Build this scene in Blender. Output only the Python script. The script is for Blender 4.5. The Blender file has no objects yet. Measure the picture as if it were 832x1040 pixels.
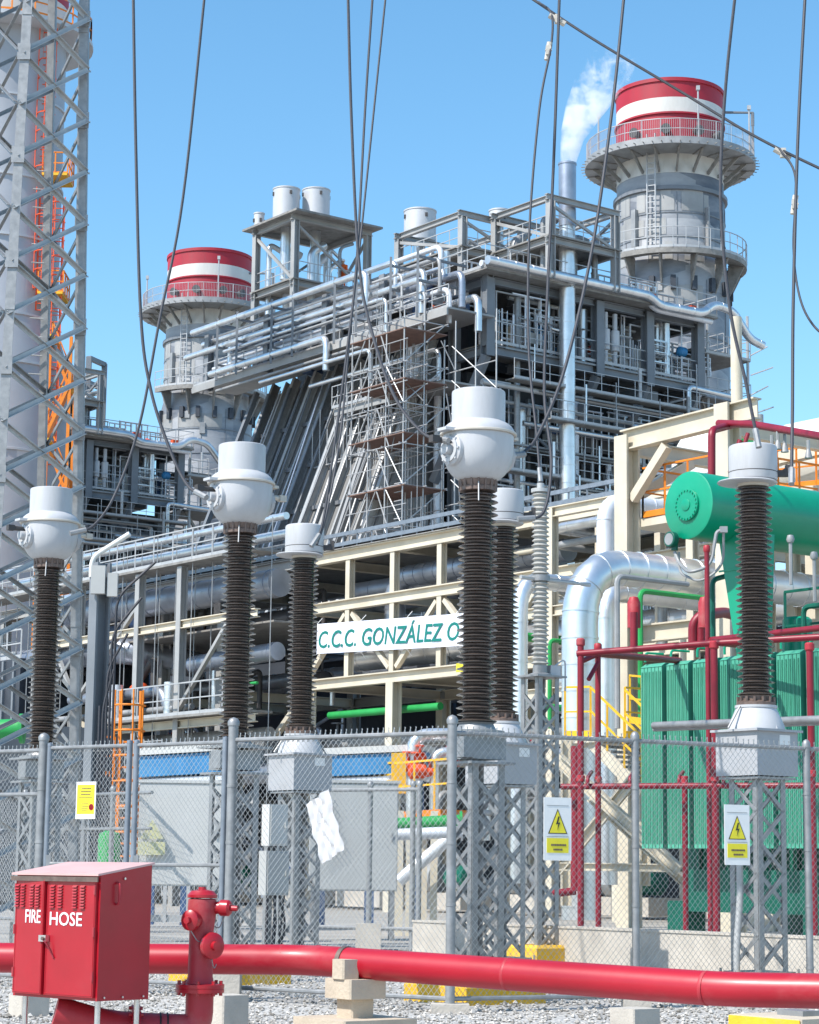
import bpy, math, random
from mathutils import Vector, Matrix
V3 = Vector
SC = bpy.context.scene
COL = SC.collection
Z = V3((0, 0, 1))
R = math.radians
# ------------------------------------------------------------------ camera model (pixels of an 832x1040 frame)
F_PX, PITCH, ROLL, EYE = 2250.0, R(9.2), R(0.68), V3((0, 0, 1.25))
_f = V3((0, math.cos(PITCH), math.sin(PITCH)))
_r0 = V3((1, 0, 0)); _u0 = V3((0, -math.sin(PITCH), math.cos(PITCH)))
_r = _r0 * math.cos(ROLL) + _u0 * math.sin(ROLL)
_u = -_r0 * math.sin(ROLL) + _u0 * math.cos(ROLL)

def P(px, py, Y):
    d = _f + _r * ((px - 416) / F_PX) - _u * ((py - 520) / F_PX)
    return EYE + d * (Y / d.y)

def G(px, Y, z=0.0):
    """ground point seen in column px (around the row where it stands) at distance Y"""
    py = 884
    for _ in range(4):
        q = P(px, py, Y)
        py += (q.z - z) * F_PX / Y
    q = P(px, py, Y)
    return V3((q.x, q.y, z))

# ------------------------------------------------------------------ plant axes: the whole plant is square to these
U = V3((-.6, .8, 0)); V = V3((.8, .6, 0))

# ------------------------------------------------------------------ materials
M = {}
def mat(name, col, rough=.5, metal=0.0, var=.12, scale=3.0, bump=0.0, bscale=None, stain=None, stain_amt=.5, spec=None, detail=5, stretch=None, coat=0):
    m = bpy.data.materials.new(name); m.use_nodes = True
    nt = m.node_tree; N = nt.nodes; L = nt.links
    b = N['Principled BSDF']
    b.inputs['Roughness'].default_value = rough; b.inputs['Metallic'].default_value = metal
    if spec is not None: b.inputs['Specular IOR Level'].default_value = spec
    if coat: b.inputs['Coat Weight'].default_value = coat; b.inputs['Coat Roughness'].default_value = .15
    tc = N.new('ShaderNodeTexCoord'); src = tc.outputs['Object']
    if stretch:
        mp = N.new('ShaderNodeMapping'); mp.inputs['Scale'].default_value = stretch
        L.new(src, mp.inputs['Vector']); src = mp.outputs['Vector']
    nz = N.new('ShaderNodeTexNoise'); nz.inputs['Scale'].default_value = scale; nz.inputs['Detail'].default_value = detail
    nz.inputs['Roughness'].default_value = .62
    L.new(src, nz.inputs['Vector'])
    rp = N.new('ShaderNodeValToRGB'); rp.color_ramp.elements[0].position = .28; rp.color_ramp.elements[1].position = .72
    lo = tuple(max(0, c * (1 - var)) for c in col) + (1,); hi = tuple(min(1, c * (1 + var)) for c in col) + (1,)
    rp.color_ramp.elements[0].color = lo; rp.color_ramp.elements[1].color = hi
    L.new(nz.outputs['Fac'], rp.inputs['Fac']); out = rp.outputs['Color']
    if stain:
        n2 = N.new('ShaderNodeTexNoise'); n2.inputs['Scale'].default_value = scale * .37; n2.inputs['Detail'].default_value = 8
        n2.inputs['Roughness'].default_value = .7; L.new(src, n2.inputs['Vector'])
        r2 = N.new('ShaderNodeValToRGB'); r2.color_ramp.elements[0].position = .52; r2.color_ramp.elements[1].position = .7
        r2.color_ramp.elements[0].color = (0, 0, 0, 1); r2.color_ramp.elements[1].color = (stain_amt,) * 3 + (1,)
        L.new(n2.outputs['Fac'], r2.inputs['Fac'])
        mx = N.new('ShaderNodeMix'); mx.data_type = 'RGBA'
        L.new(r2.outputs['Color'], mx.inputs['Factor']); L.new(out, mx.inputs['A']); mx.inputs['B'].default_value = stain + (1,)
        out = mx.outputs['Result']
    L.new(out, b.inputs['Base Color'])
    mr = N.new('ShaderNodeMapRange'); mr.inputs['To Min'].default_value = max(.05, rough - .08); mr.inputs['To Max'].default_value = min(1, rough + .12)
    L.new(nz.outputs['Fac'], mr.inputs['Value']); L.new(mr.outputs['Result'], b.inputs['Roughness'])
    if bump:
        nb = N.new('ShaderNodeTexNoise'); nb.inputs['Scale'].default_value = bscale or scale * 6; nb.inputs['Detail'].default_value = 3
        L.new(src, nb.inputs['Vector'])
        bp = N.new('ShaderNodeBump'); bp.inputs['Strength'].default_value = bump; bp.inputs['Distance'].default_value = .02
        L.new(nb.outputs['Fac'], bp.inputs['Height']); L.new(bp.outputs['Normal'], b.inputs['Normal'])
    M[name] = m
    return m

mat('galv', (.29, .295, .30), .48, .5, .22, 9, stain=(.30, .29, .28), stain_amt=.4)
mat('galv_light', (.46, .46, .455), .5, .35, .14, 6, stain=(.38, .37, .35), stain_amt=.4)
mat('galv_blue', (.22, .25, .29), .45, .4, .2, 5)
mat('fence_wire', (.40, .41, .41), .4, .5, .15, 4)
mat('steel', (.185, .20, .22), .5, .1, .2, .6, stain=(.18, .18, .19), stain_amt=.5)
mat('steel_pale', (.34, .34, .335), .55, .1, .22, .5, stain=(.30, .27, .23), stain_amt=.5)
mat('rail', (.44, .445, .45), .5, .3, .12, 2)
mat('grating', (.26, .25, .235), .7, .2, .3, 3, stain=(.2, .17, .14), stain_amt=.6)
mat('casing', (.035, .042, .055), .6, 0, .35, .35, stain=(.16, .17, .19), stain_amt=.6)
mat('duct', (.20, .20, .20), .55, .25, .3, .5, stain=(.42, .42, .42), stain_amt=.5, stretch=(1, 1, .35))
mat('clad', (.74, .75, .76), .33, .85, .12, 1.6, bump=.12, bscale=5)
mat('clad_white', (.72, .74, .78), .45, .35, .10, 1.2, bump=.08, bscale=6)
mat('clad_dark', (.33, .36, .42), .38, .7, .22, 1.0, bump=.1, bscale=5)
mat('pipe_grey', (.30, .305, .31), .5, .2, .2, 2)
mat('cream', (.58, .52, .41), .55, 0, .12, 1.2, stain=(.42, .35, .27), stain_amt=.45)
mat('silencer', (.52, .53, .55), .5, .2, .08, .8, stain=(.45, .42, .38), stain_amt=.35)
mat('stack_red', (.38, .014, .032), .55, 0, .16, .5, stain=(.20, .05, .055), stain_amt=.6, stretch=(1, 1, .3))
mat('stack_white', (.62, .61, .58), .55, 0, .08, .5, stain=(.40, .37, .33), stain_amt=.55, stretch=(1, 1, .3))
mat('tank_grey', (.37, .375, .39), .45, 0, .06, 4, stain=(.30, .29, .28), stain_amt=.4)
mat('stack_pale', (.38, .39, .42), .5, .1, .10, .4, stain=(.34, .35, .37), stain_amt=.5)
mat('apron', (.33, .31, .28), .85, 0, .2, .6, bump=.2, bscale=30, stain=(.22, .21, .2), stain_amt=.6)
mat('porcelain', (.055, .040, .034), .22, 0, .25, 6, coat=.5)
mat('grey_porcelain', (.40, .39, .36), .3, 0, .1, 6, coat=.3)
mat('ct_grey', (.47, .475, .49), .42, 0, .06, 5, stain=(.33, .32, .30), stain_amt=.55, stretch=(1, 1, .22))
mat('ct_rim', (.55, .50, .43), .5, .1, .12, 6)
mat('bolt_brown', (.17, .12, .10), .5, .4, .3, 20)
mat('red', (.36, .004, .014), .36, 0, .12, 3, stain=(.36, .03, .04), stain_amt=.4, coat=.15, bump=.10, bscale=2.6)
mat('red_main', (.38, .005, .018), .38, 0, .14, 1.3, stain=(.45, .10, .105), stain_amt=.95, coat=.1, bump=.05, bscale=9, stretch=(.45, 1, 1))
mat('faded_yellow', (.60, .58, .34), .5, 0, .06, 8)
mat('red_faded', (.37, .022, .034), .5, 0, .14, 4, stain=(.42, .16, .15), stain_amt=.6)
mat('red_pipe', (.22, .008, .022), .42, 0, .18, 3)
mat('roof_glare', (.60, .37, .35), .5, 0, .08, 5)  # pale sun glare on the red lid, put into its colour
mat('white_paint', (.80, .80, .80), .5, 0, .05, 5)
mat('sign_white', (.80, .79, .77), .4, 0, .04, 5)
mat('sign_yellow', (.80, .68, .03), .4, 0, .06, 8)
mat('black', (.02, .02, .022), .5, 0, .2, 5)
mat('letter_green', (.0, .17, .145), .6, 0, .06, 3)
mat('banner', (.74, .76, .86), .75, 0, .05, 1.5)
mat('green', (.0, .28, .155), .36, 0, .12, 1.1, coat=.15, stain=(.03, .36, .21), stain_amt=.5, bump=.05, bscale=3)
mat('green_pale', (.07, .35, .235), .45, 0, .12, .9, stain=(.18, .46, .32), stain_amt=.5)
mat('green_dark', (.0, .10, .066), .45, 0, .15, 1.5)
mat('green_pipe', (.02, .30, .07), .45, 0, .15, 2)
mat('yellow', (.74, .42, .015), .5, 0, .1, 4)
mat('yellow_block', (.72, .42, .02), .7, 0, .14, 4, stain=(.55, .40, .2), stain_amt=.6, bump=.3, bscale=30)
mat('orange', (.70, .20, .01), .5, 0, .12, 3)
mat('orange_red', (.72, .09, .02), .5, 0, .1, 4)
mat('blue', (.03, .20, .42), .5, 0, .15, 2, stain=(.1, .3, .5), stain_amt=.5)
mat('blue_dark', (.06, .11, .22), .5, .1, .2, 2)
mat('concrete', (.47, .43, .375), .85, 0, .14, 3, bump=.35, bscale=40, stain=(.30, .27, .24), stain_amt=.5)
mat('tan_concrete', (.52, .44, .34), .8, 0, .10, 5, bump=.3, bscale=40, stain=(.38, .31, .24), stain_amt=.5)
mat('cabinet_grey', (.42, .425, .415), .5, 0, .05, 2, stain=(.38, .38, .38), stain_amt=.3)
mat('cabinet_white', (.56, .56, .54), .5, 0, .05, 2, stain=(.5, .48, .45), stain_amt=.3)
mat('cloth', (.52, .52, .53), .85, 0, .05, 5)
mat('plank', (.20, .125, .10), .8, 0, .25, 3)
mat('cable', (.048, .05, .06), .6, .2, .25, 30)
mat('chrome', (.62, .62, .62), .25, .9, .1, 5)
mat('dark_iron', (.07, .065, .065), .6, .3, .3, 4)
mat('tank_white', (.72, .72, .69), .45, 0, .06, 1)
mat('workwear', (.70, .12, .02), .8, 0, .1, 9)
mat('skin', (.42, .25, .17), .6, 0, .06, 9)

def stack_grey():
    m = mat('stack_grey', (.36, .38, .42), .5, .15, .10, .5)
    nt = m.node_tree; N = nt.nodes; L = nt.links; b = N['Principled BSDF']
    tc = N.new('ShaderNodeTexCoord')
    mp = N.new('ShaderNodeMapping'); mp.inputs['Scale'].default_value = (.16, .16, .42); L.new(tc.outputs['Object'], mp.inputs['Vector'])
    vo = N.new('ShaderNodeTexVoronoi'); vo.distance = 'CHEBYCHEV'; vo.inputs['Scale'].default_value = 1.6; L.new(mp.outputs['Vector'], vo.inputs['Vector'])
    bw = N.new('ShaderNodeRGBToBW'); L.new(vo.outputs['Color'], bw.inputs['Color'])
    nz = N.new('ShaderNodeTexNoise'); nz.inputs['Scale'].default_value = 1.1; nz.inputs['Detail'].default_value = 8; nz.inputs['Roughness'].default_value = .65
    L.new(mp.outputs['Vector'], nz.inputs['Vector'])
    ad = N.new('ShaderNodeMath'); ad.operation = 'MULTIPLY_ADD'; ad.inputs[1].default_value = .45
    L.new(bw.outputs['Val'], ad.inputs[0]); L.new(nz.outputs['Fac'], ad.inputs[2])
    rp = N.new('ShaderNodeValToRGB'); e = rp.color_ramp.elements
    e[0].position = .48; e[0].color = (.10, .115, .145, 1); e[1].position = 1.0; e[1].color = (.44, .445, .455, 1)
    L.new(ad.outputs['Value'], rp.inputs['Fac']); L.new(rp.outputs['Color'], b.inputs['Base Color'])
stack_grey()

def gravel_mat():
    m = bpy.data.materials.new('gravel'); m.use_nodes = True; nt = m.node_tree; N = nt.nodes; L = nt.links; b = N['Principled BSDF']
    tc = N.new('ShaderNodeTexCoord')
    vo = N.new('ShaderNodeTexVoronoi'); vo.inputs['Scale'].default_value = 26; L.new(tc.outputs['Object'], vo.inputs['Vector'])
    bw = N.new('ShaderNodeRGBToBW'); L.new(vo.outputs['Color'], bw.inputs['Color'])
    nz = N.new('ShaderNodeTexNoise'); nz.inputs['Scale'].default_value = .8; nz.inputs['Detail'].default_value = 6; L.new(tc.outputs['Object'], nz.inputs['Vector'])
    ad = N.new('ShaderNodeMath'); ad.operation = 'MULTIPLY_ADD'; ad.inputs[1].default_value = .8; L.new(bw.outputs['Val'], ad.inputs[0]); L.new(nz.outputs['Fac'], ad.inputs[2])
    rp = N.new('ShaderNodeValToRGB'); e = rp.color_ramp.elements
    e[0].position = .35; e[0].color = (.17, .155, .14, 1); e[1].position = 1.1 if False else 1.0; e[1].color = (.52, .50, .47, 1)
    L.new(ad.outputs['Value'], rp.inputs['Fac']); L.new(rp.outputs['Color'], b.inputs['Base Color'])
    b.inputs['Roughness'].default_value = .9
    bp = N.new('ShaderNodeBump'); bp.inputs['Strength'].default_value = 1; bp.inputs['Distance'].default_value = .03; bp.invert = True
    L.new(vo.outputs['Distance'], bp.inputs['Height']); L.new(bp.outputs['Normal'], b.inputs['Normal'])
    M['gravel'] = m
    m = bpy.data.materials.new('stone'); m.use_nodes = True; nt = m.node_tree; N = nt.nodes; L = nt.links; b = N['Principled BSDF']
    g = N.new('ShaderNodeNewGeometry'); rp = N.new('ShaderNodeValToRGB'); e = rp.color_ramp.elements
    e[0].color = (.17, .155, .135, 1); e[1].color = (.58, .545, .50, 1)
    L.new(g.outputs['Random Per Island'], rp.inputs['Fac']); L.new(rp.outputs['Color'], b.inputs['Base Color']); b.inputs['Roughness'].default_value = .9
    M['stone'] = m
gravel_mat()

# ------------------------------------------------------------------ mesh builder
def frame_of(d, up=Z):
    d = d.normalized()
    if abs(d.dot(up)) > .999: up = V3((1, 0, 0)) if abs(d.x) < .9 else V3((0, 1, 0))
    s = d.cross(up).normalized()
    return d, s, s.cross(d).normalized()

def fillet(pts, rad, n=5):
    pts = [V3(p) for p in pts]; out = [pts[0]]
    for i in range(1, len(pts) - 1):
        p, a, c = pts[i], pts[i - 1], pts[i + 1]
        d0 = (a - p); d1 = (c - p); r = min(rad, d0.length * .48, d1.length * .48)
        d0.normalize(); d1.normalize(); s, e = p + d0 * r, p + d1 * r
        for k in range(n + 1):
            t = k / n
            out.append(s * (1 - t) ** 2 + p * 2 * t * (1 - t) + e * t * t)
    out.append(pts[-1])
    return out

class MB:
    def __init__(s): s.v = []; s.f = []; s.m = []; s.cur = 0
    def _add(s, vs, fs):
        o = len(s.v); s.v.extend(tuple(x) for x in vs)
        for f in fs: s.f.append([i + o for i in f]); s.m.append(s.cur)
        return s
    def box(s, c, size, ax=None):
        c = V3(c); X, Y, Zz = ax or (V3((1, 0, 0)), V3((0, 1, 0)), Z)
        x, y, z = X * size[0] / 2, Y * size[1] / 2, Zz * size[2] / 2
        vs = [c - x - y - z, c + x - y - z, c + x + y - z, c - x + y - z, c - x - y + z, c + x - y + z, c + x + y + z, c - x + y + z]
        return s._add(vs, [(0, 3, 2, 1), (4, 5, 6, 7), (0, 1, 5, 4), (1, 2, 6, 5), (2, 3, 7, 6), (3, 0, 4, 7)])
    def ubox(s, c, size): return s.box(c, size, (V, U, Z))
    def bar(s, p0, p1, w, h=None, up=Z):
        p0, p1 = V3(p0), V3(p1); d, sd, u2 = frame_of(p1 - p0, up)
        return s.box((p0 + p1) / 2, ((p1 - p0).length, w, h or w), (d, sd, u2))
    def ibeam(s, p0, p1, w, h, t=None, up=Z):
        p0, p1 = V3(p0), V3(p1); d, sd, u2 = frame_of(p1 - p0, up); c = (p0 + p1) / 2; ln = (p1 - p0).length; t = t or w * .14
        s.box(c + u2 * (h / 2 - t / 2), (ln, w, t), (d, sd, u2)); s.box(c - u2 * (h / 2 - t / 2), (ln, w, t), (d, sd, u2))
        return s.box(c, (ln - .004, t, h - 2 * t), (d, sd, u2))
    def angle(s, p0, p1, w, t=None, up=Z):
        p0, p1 = V3(p0), V3(p1); d, sd, u2 = frame_of(p1 - p0, up); c = (p0 + p1) / 2; ln = (p1 - p0).length; t = t or w * .13
        s.box(c, (ln, w, t), (d, sd, u2)); return s.box(c + u2 * (w / 2) + sd * (w / 2 - t / 2), (ln - .004, t, w - t), (d, sd, u2))
    def tube(s, pts, r, n=8, cap=True):
        pts = [V3(p) for p in pts]; k = len(pts); rs = r if isinstance(r, (list, tuple)) else [r] * k
        up = Z; vs = []; prev = None
        for i, p in enumerate(pts):
            if i == 0: t = pts[1] - p
            elif i == k - 1: t = p - pts[i - 1]
            else: t = (pts[i + 1] - p).normalized() + (p - pts[i - 1]).normalized()
            t = t.normalized() if t.length > 1e-9 else Z.copy()
            if prev is None: _, sd, u2 = frame_of(t)
            else:
                sd = prev - t * prev.dot(t)
                sd = sd.normalized() if sd.length > 1e-6 else frame_of(t)[1]
                u2 = sd.cross(t).normalized()
            prev = sd
            for j in range(n):
                a = 2 * math.pi * (j + .5) / n
                vs.append(p + sd * (math.cos(a) * rs[i]) + u2 * (math.sin(a) * rs[i]))
        fs = []
        for i in range(k - 1):
            for j in range(n):
                a, b = i * n + j, i * n + (j + 1) % n
                fs.append((a, b, b + n, a + n))
        if cap: fs.append(tuple(range(n - 1, -1, -1))); fs.append(tuple(range((k - 1) * n, k * n)))
        return s._add(vs, [f[::-1] for f in fs])
    def pipe(s, pts, r, n=12, bend=None, bands=0, flange=False):
        """round pipe with filleted bends and raised cladding bands every `bands` metres"""
        path = fillet(pts, bend if bend is not None else r * 3, 6)
        s.tube(path, r, n)
        if bands:
            acc = bands * .5
            for a, b in zip(path[:-1], path[1:]):
                ln = (b - a).length
                while acc < ln:
                    q = a + (b - a) * (acc / ln); d = (b - a).normalized()
                    s.tube([q - d * .02, q + d * .02], r * 1.035 + .004, n); acc += bands
                acc -= ln
        if flange:
            for a, b in ((path[0], path[1]), (path[-1], path[-2])):
                d = (b - a).normalized(); s.tube([a, a + d * r * .35], r * 1.5, n)
        return s
    def lathe(s, o, prof, n=24, ax=Z):
        o = V3(o); d, sd, u2 = frame_of(ax); vs = []; k = len(prof)
        for r, h in prof:
            for j in range(n):
                a = 2 * math.pi * j / n; vs.append(o + d * h + sd * (math.cos(a) * r) + u2 * (math.sin(a) * r))
        fs = []
        for i in range(k - 1):
            for j in range(n):
                a, b = i * n + j, i * n + (j + 1) % n; fs.append((a, b, b + n, a + n))
        if prof[0][0] > 1e-4: fs.append(tuple(range(n - 1, -1, -1)))
        if prof[-1][0] > 1e-4: fs.append(tuple(range((k - 1) * n, k * n)))
        return s._add(vs, [f[::-1] for f in fs])
    def prism(s, poly, d):
        poly = [V3(p) for p in poly]; n = len(poly); d = V3(d)
        fs = [tuple(range(n - 1, -1, -1)), tuple(range(n, 2 * n))] + [(i, (i + 1) % n, (i + 1) % n + n, i + n) for i in range(n)]
        return s._add(poly + [p + d for p in poly], fs)
    def rail(s, pts, h=1.1, sp=1.6, r=.03, closed=False, toe=True):
        pts = [V3(p) for p in pts]
        if closed: pts = pts + [pts[0]]
        for a, b in zip(pts[:-1], pts[1:]):
            ln = (b - a).length; k = max(1, round(ln / sp))
            for i in range(k + 1 if b is pts[-1] else k):
                q = a + (b - a) * (i / k); s.tube([q, q + Z * h], r, 4)
            s.tube([a + Z * h, b + Z * h], r, 4); s.tube([a + Z * h * .52, b + Z * h * .52], r * .85, 4)
            if toe: s.bar(a + Z * .08, b + Z * .08, .015, .14)
        return s
    def text(s, body, size, o, X, Yv, depth=.004, shear=0, width=None, bold=0, space=1):
        cu = bpy.data.curves.new('t', 'FONT'); cu.body = body; cu.size = size; cu.shear = shear; cu.extrude = depth / 2; cu.offset = bold
        cu.space_character = space; cu.resolution_u = 3
        ob = bpy.data.objects.new('t', cu); COL.objects.link(ob)
        dg = bpy.context.evaluated_depsgraph_get(); me = bpy.data.meshes.new_from_object(ob.evaluated_get(dg))
        xs = [v.co.x for v in me.vertices]; x0, x1 = min(xs), max(xs); k = (width / (x1 - x0)) if width else 1
        o, X, Yv = V3(o), V3(X).normalized(), V3(Yv).normalized(); Nn = X.cross(Yv)
        vs = [o + X * ((v.co.x - x0) * k) + Yv * v.co.y + Nn * v.co.z for v in me.vertices]
        s._add(vs, [tuple(p.vertices) for p in me.polygons])
        bpy.data.objects.remove(ob); bpy.data.curves.remove(cu); bpy.data.meshes.remove(me)
        return s
    def build(s, name, m, parent=None, smooth=True):
        me = bpy.data.meshes.new(name); me.from_pydata(s.v, [], s.f); me.update()
        for q in (m if isinstance(m, (list, tuple)) else [m]): me.materials.append(M[q])
        me.polygons.foreach_set('material_index', s.m)
        if smooth:
            me.polygons.foreach_set('use_smooth', [True] * len(s.f)); me.set_sharp_from_angle(angle=R(38))
        ob = bpy.data.objects.new(name, me); COL.objects.link(ob)
        if parent is not None:
            ob.parent = parent
            if parent.type == 'EMPTY' and parent.get('_w'): ob.matrix_parent_inverse = Matrix.Translation(-V3(parent['_w']))
        return ob

def tag(o, label, cat, group=None, kind=None):
    o['label'] = label; o['category'] = cat
    if group: o['group'] = group
    if kind: o['kind'] = kind
    return o
def thing(name, label, cat, loc=(0, 0, 0), group=None, kind=None, world=True):
    """an Empty at the thing's base; with world=True its parts are given in world coordinates"""
    o = bpy.data.objects.new(name, None); COL.objects.link(o); o.location = loc; o.empty_display_size = .2
    if world: o['_w'] = tuple(loc)
    return tag(o, label, cat, group, kind)
def copy_tree(o, parent=None):
    c = o.copy(); COL.objects.link(c)
    if parent is not None: c.parent = parent; c.matrix_parent_inverse = o.matrix_parent_inverse.copy()
    for ch in list(o.children): copy_tree(ch, c)
    return c
def structure(name, mb, m):
    o = mb.build(name, m); o['kind'] = 'structure'; return o

# ------------------------------------------------------------------ camera, sun, sky
cam = bpy.data.objects.new('camera', bpy.data.cameras.new('camera')); COL.objects.link(cam)
cam.data.sensor_fit = 'HORIZONTAL'; cam.data.sensor_width = 36; cam.data.lens = F_PX / 832 * 36
cam.data.clip_start = .1; cam.data.clip_end = 6000
mw = Matrix((_r, _u, -_f)).transposed().to_4x4(); mw.translation = EYE; cam.matrix_world = mw
SC.camera = cam
SUN = V3((-.80, -.60, 0)).normalized(); EL = R(50)
sdir = V3((SUN.x * math.cos(EL), SUN.y * math.cos(EL), math.sin(EL)))
sl = bpy.data.lights.new('sun', 'SUN'); sl.energy = 4.9; sl.angle = R(.5); sl.color = (1, .955, .885)
so = bpy.data.objects.new('sun', sl); COL.objects.link(so); so.rotation_euler = sdir.to_track_quat('Z', 'Y').to_euler(); so.location = (0, 0, 60)
w = bpy.data.worlds.new('World'); SC.world = w; w.use_nodes = True
bg = w.node_tree.nodes['Background']; sk = w.node_tree.nodes.new('ShaderNodeTexSky'); sk.sky_type = 'NISHITA'; sk.sun_disc = False
sk.sun_elevation = EL; sk.sun_rotation = math.atan2(SUN.x, SUN.y); sk.altitude = 50; sk.air_density = 1.0; sk.dust_density = .6; sk.ozone_density = 2.2
hsv = w.node_tree.nodes.new('ShaderNodeHueSaturation'); hsv.inputs['Hue'].default_value = .488; hsv.inputs['Saturation'].default_value = 1.2; hsv.inputs['Value'].default_value = 1.24
w.node_tree.links.new(sk.outputs['Color'], hsv.inputs['Color']); w.node_tree.links.new(hsv.outputs['Color'], bg.inputs['Color']); bg.inputs['Strength'].default_value = .15
SC.view_settings.view_transform = 'Standard'; SC.view_settings.look = 'None'; SC.view_settings.exposure = .34; SC.view_settings.gamma = 1
rnd = random.Random(7)
def line_at(A, d, px, z=0.0):
    """point of the vertical plane through A along d that falls in column px at height z"""
    A = V3(A); lo, hi = -60.0, 60.0; best = None
    for i in range(2401):
        t = lo + (hi - lo) * i / 2400; q = A + d * t; q = V3((q.x, q.y, z)) - EYE
        dep = q.dot(_f)
        if dep < 2: continue
        e = abs(416 + F_PX * q.dot(_r) / dep - px)
        if best is None or e < best[0]: best = (e, t)
    q = A + d * best[1]; return V3((q.x, q.y, z))
def zat(px, py, Y): return P(px, py, Y).z

# ------------------------------------------------------------------ ground
structure('ground', MB().box((0, 1450, -.25), (6000, 3100, .5)), 'gravel')
ap = MB().prism([V3((-60, 37.5, .004)), V3((60, 34, .004)), V3((160, 330, .004)), V3((-160, 330, .004))], (0, 0, .006))
structure('concrete_apron', ap, 'apron')
st = MB(); rs = random.Random(3)
for i in range(15000):
    y = 15.5 + 16 * rs.random() ** 1.25; x = (rs.random() - .5) * .42 * y; r = rs.uniform(.009, .024) * (1.5 if rs.random() < .07 else 1)
    a = rs.random() * 6.28; c, s_ = math.cos(a), math.sin(a); vs = []
    for dx, dy, dz in ((1, 0, 0), (0, 1, 0), (-1, 0, 0), (0, -1, 0), (0, 0, .75), (0, 0, -.6)):
        k = rs.uniform(.7, 1.25); vs.append((x + (dx * c - dy * s_) * r * k, y + (dx * s_ + dy * c) * r * k, r * .45 + dz * r * k))
    st._add(vs, [(0, 1, 4), (1, 2, 4), (2, 3, 4), (3, 0, 4), (1, 0, 5), (2, 1, 5), (3, 2, 5), (0, 3, 5)])
o = st.build('gravel', 'stone', smooth=False); tag(o, 'loose grey gravel stones strewn over the yard in front of the fence', 'gravel', kind='stuff')

# ------------------------------------------------------------------ chain link fence
FC = G(457, 20.3); FL = (G(32, 23.5) - FC).normalized(); FR = (G(823, 22.2) - FC).normalized()
def mesh_panel(A, B, z0, z1, parent, p=.062, r=.0023, name='mesh_panel'):
    A, B = V3(A), V3(B); d = (B - A); W = d.length; d.normalize(); nrm = d.cross(Z); H = z1 - z0; sl = 1.12; mb = MB()
    for sgn in (1, -1):
        x = -H / sl
        while x < W:
            # line from (x,0) to (x+H/sl, H)
            xa, xb = max(0, x), min(W, x + H / sl)
            if xb - xa > .01:
                za, zb = (xa - x) * sl, (xb - x) * sl
                fx = (lambda q: q) if sgn > 0 else (lambda q: W - q)
                a = A + d * fx(xa) + Z * (z0 + za) + nrm * (.0025 * sgn); b = A + d * fx(xb) + Z * (z0 + zb) + nrm * (.0025 * sgn)
                mb.tube([a, b], r, 3, False)
            x += p
    return mb.build(name, 'fence_wire', parent)
def fence_post(p, h, parent, r=.036):
    mb = MB().tube([V3((p.x, p.y, .02)), V3((p.x, p.y, h))], r, 12).lathe(V3((p.x, p.y, h)), [(r * 1.15, -.04), (r * 1.2, 0), (r * .8, .03), (0, .045)], 12)
    for z in (.35, .95, 1.5, 2.05): mb.lathe(V3((p.x, p.y, z)), [(r + .001, -.014), (r + .005, -.012), (r + .005, .012), (r + .001, .014)], 10)
    return mb.build('post', 'galv', parent)
def rails(A, B, zs, parent, r=.022):
    for z, nm in zs:
        MB().tube([V3((A.x, A.y, z)), V3((B.x, B.y, z))], r, 8).build(nm, 'galv', parent)
def knuckles(A, B, z, parent):
    mb = MB(); d = B - A; n = int(d.length / .062); d = d / n
    for i in range(n): q = A + d * (i + .5) + Z * z; mb.tube([q, q + d * .12 + Z * .05], .004, 3, False); mb.tube([q + d * .2, q - d * .05 + Z * .045], .004, 3, False)
    for i in range(0, n):
        q = A + d * i + Z * (z - .035); mb.tube([q - Z * .026, q + d * .5 + Z * .03 + d.cross(Z).normalized() * .028, q + d + Z * -.026], .0035, 3, False)
    return mb.build('top_wire_twists', 'fence_wire', parent)
def footing(p, parent, w=.26, h=.10, m='concrete'):
    return MB().box((p.x, p.y, h / 2), (w, w, h)).build('footing', m, parent)

pts = {px: line_at(FC, FR, px) for px in (646, 823, 1010)}
fr = thing('chain_link_fence', 'galvanized chain link fence carrying the two high voltage warning signs', 'fence', FC)
fence_post(FC + Z * 0, 2.62, fr, .045); footing(FC - FR * .0, fr, .34, .08)
prev = FC
for px in (646, 823, 1010):
    q = pts[px]; fence_post(q, 2.55, fr); footing(q, fr)
    rails(prev, q, ((2.5, 'top_rail'), (.12, 'bottom_rail')), fr); mesh_panel(prev, q, .06, 2.52, fr); knuckles(prev, q, 2.52, fr); prev = q
fl = thing('chain_link_fence', 'galvanized chain link fence with a white cloth hanging on it, between corner post and gate', 'fence', line_at(FC, FL, 350))
g0 = line_at(FC, FL, 230); g0b = g0 + FL * .12
rails(FC, g0, ((2.5, 'top_rail'), (.12, 'bottom_rail')), fl); mesh_panel(FC, g0, .06, 2.52, fl); knuckles(FC, g0, 2.52, fl)
fence_post(g0, 2.68, fl, .05)
footing(g0 - V3((0, .3, 0)), fl, .3, .3)
leaf_px = ((222, 131, 'white cabinet showing through, the one nearer to the red hydrant'), (124, 42, 'small yellow notice hanging on it, behind the hose cabinet'))
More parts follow.
